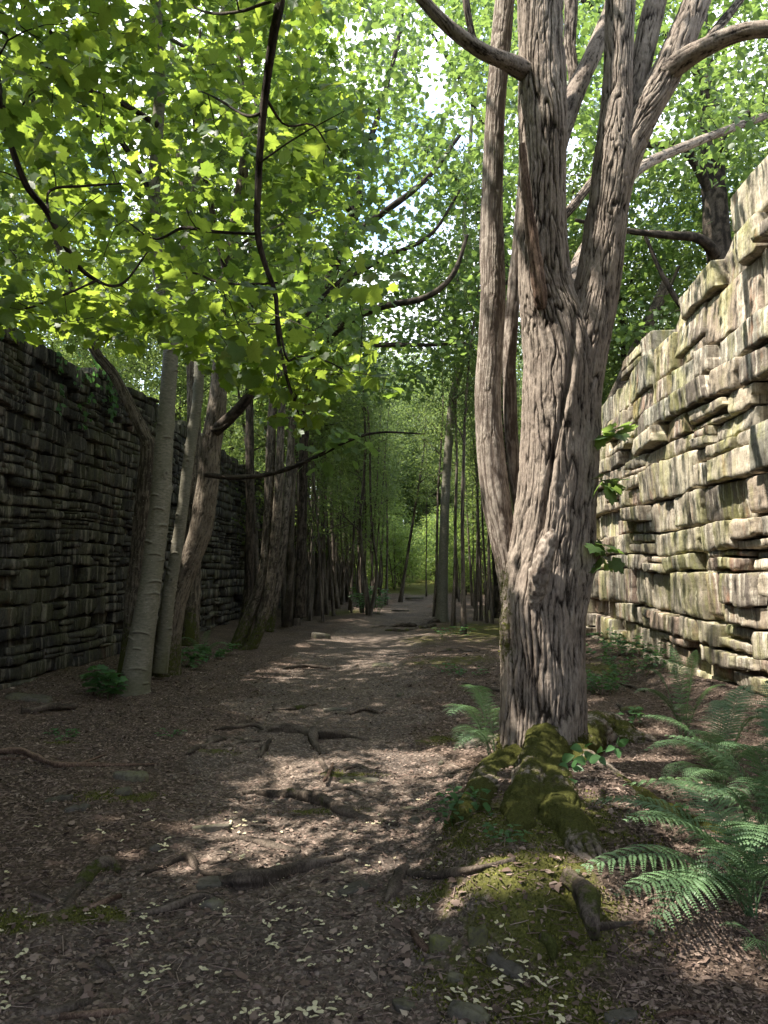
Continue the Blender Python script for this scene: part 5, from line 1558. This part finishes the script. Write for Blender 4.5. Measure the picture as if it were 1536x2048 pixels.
stone('dark wedge-shaped stone beside the path at the left, far', 642, 1276, .42, .16, .3, .4, .1, 1)
stone('flat stone slab left of the path below the fallen branch', 262, 1555, .27, .055, .14, -.1, .1, 2)
stone('flat grey slab set in the path left of centre', 422, 1655, .24, .022, .10, .1, 0, 3)
stone('small pointed mossy stone left of the path', 246, 1590, .12, .06, .09, .5, .45, 4)
stone('tilted slab sliver in the litter at the left', 118, 1600, .18, .035, .07, .3, .1, 5)
stone('rounded half buried stone left, by the moss patch', 155, 1618, .14, .03, .10, .1, .1, 6)
stone('small grey stone on the path, centre left', 310, 1700, .06, .03, .05, .5, 0, 7)
stone('grey stone wedged above the low root ridge', 424, 1812, .12, .035, .09, -.5, 0, 8)
stone('wide flat stone beside the swollen root', 420, 1768, .14, .025, .10, .2, 0, 9)
stone('flat path slab right of the swollen root', 705, 1778, .17, .02, .13, .5, 0, 10)
stone('square brown stone in front of the mossy tree foot', 832, 1645, .10, .03, .07, .6, 0, 11)
stone('flat slab beside the path right of the longest root', 820, 1618, .14, .02, .08, .0, 0, 12)
stone('grey slab on the path at the end of the short root', 720, 1562, .30, .022, .16, .1, 0, 13)
stone('small dark stone alone on the mossy side of the path', 882, 1530, .05, .04, .045, .2, 0, 14)
stone('mossy block at the foot of the bank, left', 880, 1890, .13, .06, .10, -.3, .42, 15)
stone('mossy block at the foot of the bank, middle', 955, 1870, .11, .045, .07, .1, .42, 16)
stone('long dark slate lying on the slope under the bank', 1010, 1935, .22, .04, .07, -.75, .05, 17)
stone('grey slate under the mossy block', 912, 1958, .09, .03, .06, -.3, 0, 18)
stone('big dark slate at the bottom edge, right of centre', 935, 2030, .22, .05, .09, -.4, 0, 19)
stone('flat dark stone at the bottom edge near the right', 1240, 2036, .16, .03, .09, .2, 0, 20)
stone('dark stone alone on the far path', 800, 1392, .09, .05, .07, .3, 0, 21)
stone('flat slab on the path above the first crossing root', 670, 1420, .28, .03, .16, 0, 0, 22)
stone('mossy stone behind the right-hand root by the wall', 1262, 1425, .24, .10, .16, .1, .5, 23)
stone('dark stone low on the path in the middle distance', 765, 1332, .35, .05, .2, .1, 0, 24)
stone('dark slab at the bottom, left of the big slate', 815, 2010, .14, .025, .10, .6, .3, 25)
stone('long flat stone leaning at the foot of the left wall', 60, 1400, .5, .08, .25, .3, .2, 26)
stone('pale step stone far along the path', 800, 1222, .7, .06, .5, .1, 0, 27)
stone('pale flat stone on the far rise of the path', 830, 1196, .9, .07, .6, .3, 0, 28)

# ------------------------------------------------------------------ litter
def litter():
    r = np.random.default_rng(91)
    # bark chips, scales and dead leaf bits
    def scatter(n, y0, y1, dens=1.0):
        u = r.random(n)
        y = y0 * (y1 / y0) ** u
        x = r.uniform(-1, 1, n) * (.53 * y + .3) - .047 * y
        k = (x > WL + .02) & (x < WR - .02) & (y > y0)
        return x[k], y[k]
    x, y = scatter(230000, 2.0, 15)
    q = np.stack([x, y, 0 * x], -1)
    d = np.abs(x - path_c(y)) / path_w(y)
    mm = moss_mask(x, y)
    pr = (.45 + .55 * smooth(.3, 1.2, d)) * (1 - .75 * smooth(.3, .6, mm)) * (.75 + .45 * noise(q * 2.3, 4))
    k = r.random(len(x)) < pr
    x, y = x[k], y[k]; n = len(x)
    z = ghf(x, y) + r.uniform(.001, .009, n)
    pos = np.stack([x, y, z], -1)
    az = r.uniform(0, 6.28, n)
    ax = np.stack([np.cos(az), np.sin(az), r.normal(0, .22, n)], -1)
    nr = np.stack([r.normal(0, .45, n), r.normal(0, .45, n), np.ones(n)], -1)
    size = r.gamma(4, .0037, n) * (1 + .06 * y)
    b = MB()
    Vt = np.array([[0, -.14, 0], [.5, -.22, .12], [1, .0, -.04], [.55, .24, .1], [.05, .16, .02]])
    side = np.cross(nr, ax); side /= np.linalg.norm(side, axis=1)[:, None]; ax /= np.linalg.norm(ax, axis=1)[:, None]
    nn = np.cross(ax, side)
    wid = r.uniform(.35, 1.3, n)
    W = pos[:, None] + size[:, None, None] * (Vt[None, :, 0, None] * ax[:, None] + Vt[None, :, 1, None] * wid[:, None, None] * side[:, None] + Vt[None, :, 2, None] * r.uniform(-.5, 2, n)[:, None, None] * nn[:, None])
    F = np.array([[0, 1, 4], [1, 3, 4], [1, 2, 3]])
    FF = (F[None] + (np.arange(n) * 5)[:, None, None]).reshape(-1, 3)
    tint = np.clip(r.beta(2.2, 3.2, n), 0, 1)
    b.add(W.reshape(-1, 3), FF, np.repeat(tint, 5), 0)
    o = b.build('leaf_litter', M['litter'], smooth_=False)
    tag(o, 'reddish brown bark chips and dead leaf scraps strewn over the ground', kind='stuff')
    # needle thin twiglets
    x, y = scatter(5200, 2.0, 12)
    n = len(x); z = ghf(x, y) + .006
    az = r.uniform(0, 6.28, n); L = r.gamma(3, .02, n) + .02
    b = MB()
    for k in range(n):
        dv = np.array([math.cos(az[k]), math.sin(az[k]), r.normal(0, .08)]) * L[k] / 2
        c = np.array([x[k], y[k], z[k]])
        tube(b, np.array([c - dv, c + r.normal(0, .04, 3) * L[k], c + dv]), np.array([.0016, .0018, .001]) * r.uniform(.7, 1.6), 3, cap=False, a=r.uniform(.2, .85))
    o = b.build('twig_litter', M['litter'])
    tag(o, 'thin dry twigs lying among the chips', kind='stuff')
    # moss cushions: short upright shoots
    x, y = scatter(150000, 2.2, 11)
    mm = moss_mask(x, y) + .28 * (fbm(np.stack([x * 6, y * 6, 0 * x], -1), 9, 3))
    k = (mm > .42) & (r.random(len(x)) < .9)
    x, y = x[k], y[k]; n = len(x)
    pos = np.stack([x, y, ghf(x, y) - .002], -1)
    ax = np.stack([r.normal(0, .5, n), r.normal(0, .5, n), np.ones(n)], -1)
    nr = r.normal(0, 1, (n, 3))
    b = MB()
    put_leaves(b, pos, ax, nr, r.uniform(.008, .017, n), 'tiny', r.beta(2, 2, n), r)
    o = b.build('moss', M['moss'], smooth_=False)
    tag(o, 'olive green moss on the bank and round the tree foot', kind='stuff')
    # the same moss standing on the buttress roots
    b = MB()
    for ob, mo in ROOTS:
        me = ob.data; nv = len(me.vertices)
        V = np.empty(nv * 3, np.float32); me.vertices.foreach_get('co', V); V = V.reshape(-1, 3) + base_big
        N = np.empty(nv * 3, np.float32); me.vertices.foreach_get('normal', N); N = N.reshape(-1, 3)
        mv = np.empty(nv, np.float32); me.attributes['vb'].data.foreach_get('value', mv)
        i = r.integers(0, nv, 9000)
        i = i[(mv[i] + r.normal(0, .12, len(i)) > .48) & (V[i, 2] > ghf(V[i, 0], V[i, 1]) - .01)]
        ax = N[i] + r.normal(0, .45, (len(i), 3))
        put_leaves(b, V[i] + r.normal(0, .004, (len(i), 3)), ax, r.normal(0, 1, (len(i), 3)), r.uniform(.009, .019, len(i)), 'tiny', r.beta(2, 2, len(i)), r)
    o = b.build('moss', M['moss'], smooth_=False)
    tag(o, 'shaggy olive moss covering the buttress roots of the big tree', kind='stuff')
    # small dead and green leaves among the litter
    x, y = scatter(1800, 2.1, 14)
    n = len(x)
    pos = np.stack([x, y, ghf(x, y) + .010], -1)
    az = r.uniform(0, 6.28, n)
    b = MB()
    put_leaves(b, pos, np.stack([np.cos(az), np.sin(az), r.normal(0, .15, n)], -1), np.stack([r.normal(0, .35, n), r.normal(0, .35, n), np.ones(n)], -1), r.uniform(.02, .045, n), 'maple_lo', r.uniform(.1, .75, n), r)
    o = b.build('fallen_leaves', M['litter'])
    tag(o, 'curled brown fallen leaves among the chips', kind='stuff')
litter()

# pale winged seeds, each one an object
def seeds():
    r = np.random.default_rng(15)
    protos = []
    for v in range(3):
        b = MB()
        for s in ((0,), (0, 1), (0,))[v]:
            ang = (.9 + .1 * v) * (s * 2 - 1)
            ax = np.array([[math.sin(ang), math.cos(ang), .12]])
            t = np.linspace(0, 1, 6)
            n = np.array([[0, 0, 1.0]])
            Wd = np.array([.10, .30, .46, .52, .44, .12])
            d = ax[0] / np.linalg.norm(ax[0]); sd = np.cross(d, [0, 0, 1.0]); sd /= np.linalg.norm(sd)
            c = d[None] * t[:, None] * .027 + np.array([0, 0, 1])[None] * (.004 * np.sin(t * 3))[:, None]
            Vv = np.concatenate([c + sd * (Wd * .027)[:, None] * .6, c - sd * (Wd * .027)[:, None] * .55])
            k = np.arange(5)
            b.add(Vv, np.stack([k, k + 1, k + 7, k + 6], -1), r.uniform(.2, 1), np.tile([1.0], 12))
        q = np.array([[-.004, 0, .002], [.004, 0, .002], [0, 0, .004]])
        tube(b, np.array([[-.005, 0, .003], [0, .001, .004], [.005, 0, .003]]), np.array([.0015, .0034, .0015]), 6, a=.9, bb=1)
        o = b.build('winged_seed', M['seed'])
        tag(o, 'pale winged seed lying on the dark earth of the foreground', 'seed', 'pale winged seeds scattered over the foreground')
        protos.append(o)
    n = 0
    cen = [(r.uniform(-20, 1200), 1720 + 320 * r.random() ** .7) for _ in range(85)] + [(r.uniform(0, 900), r.uniform(1560, 1760)) for _ in range(25)]
    for k, (cx, cy_) in enumerate(cen):
        for j in range(int(r.integers(1, 5))):
            if n >= 285: return
            px = cx + r.normal(0, 14); py = cy_ + r.normal(0, 9)
            if px > 1040 and py < 1900: continue
            g = GZ(np.array(px), np.array(min(py, 2047)))
            o = protos[n] if n < 3 else protos[int(r.integers(3))].copy()
            if n >= 3: COL.objects.link(o)
            o.location = (g[0], g[1], g[2] + .009)
            o.rotation_euler = (r.normal(0, .13), r.normal(0, .13), r.uniform(0, 6.28))
            s = r.uniform(.75, 1.25); o.scale = (s, s, s)
            n += 1
seeds()

# vine hanging down the left wall
def vine():
    r = np.random.default_rng(19)
    p0 = np.array([WL + .07, 11.2, hl(11.2) + .05])
    e = empty('hanging_vine', p0, 'thin leafy vine strands hanging down the dark left wall from its top', 'vine')
    sb, lb = MB(), MB()
    for k in range(9):
        L = r.uniform(.5, 1.6); y0 = 11.2 + r.normal(0, .7)
        t = np.linspace(0, 1, 16)
        c = np.stack([WL + .10 + .03 * np.sin(t * 7 + k), y0 + .12 * np.sin(t * 3 + k) + r.normal(0, .01, 16), hl(y0) + .1 - L * t], -1)
        tube(sb, c, np.full(16, .0028), 4, cap=False, a=.4)
        i = r.integers(2, 16, 16)
        put_leaves(lb, c[i] + r.normal(0, .03, (16, 3)) + [.03, 0, 0], r.normal(0, 1, (16, 3)) - [0, 0, .8], np.tile([1.0, -.2, .5], (16, 1)) + r.normal(0, .3, (16, 3)), r.uniform(.05, .09, 16), 'maple_lo', r.random(16), r)
    sb.build('stem', M['bark_dark'], e, p0); lb.build('foliage', M['herb'], e, p0)
vine()
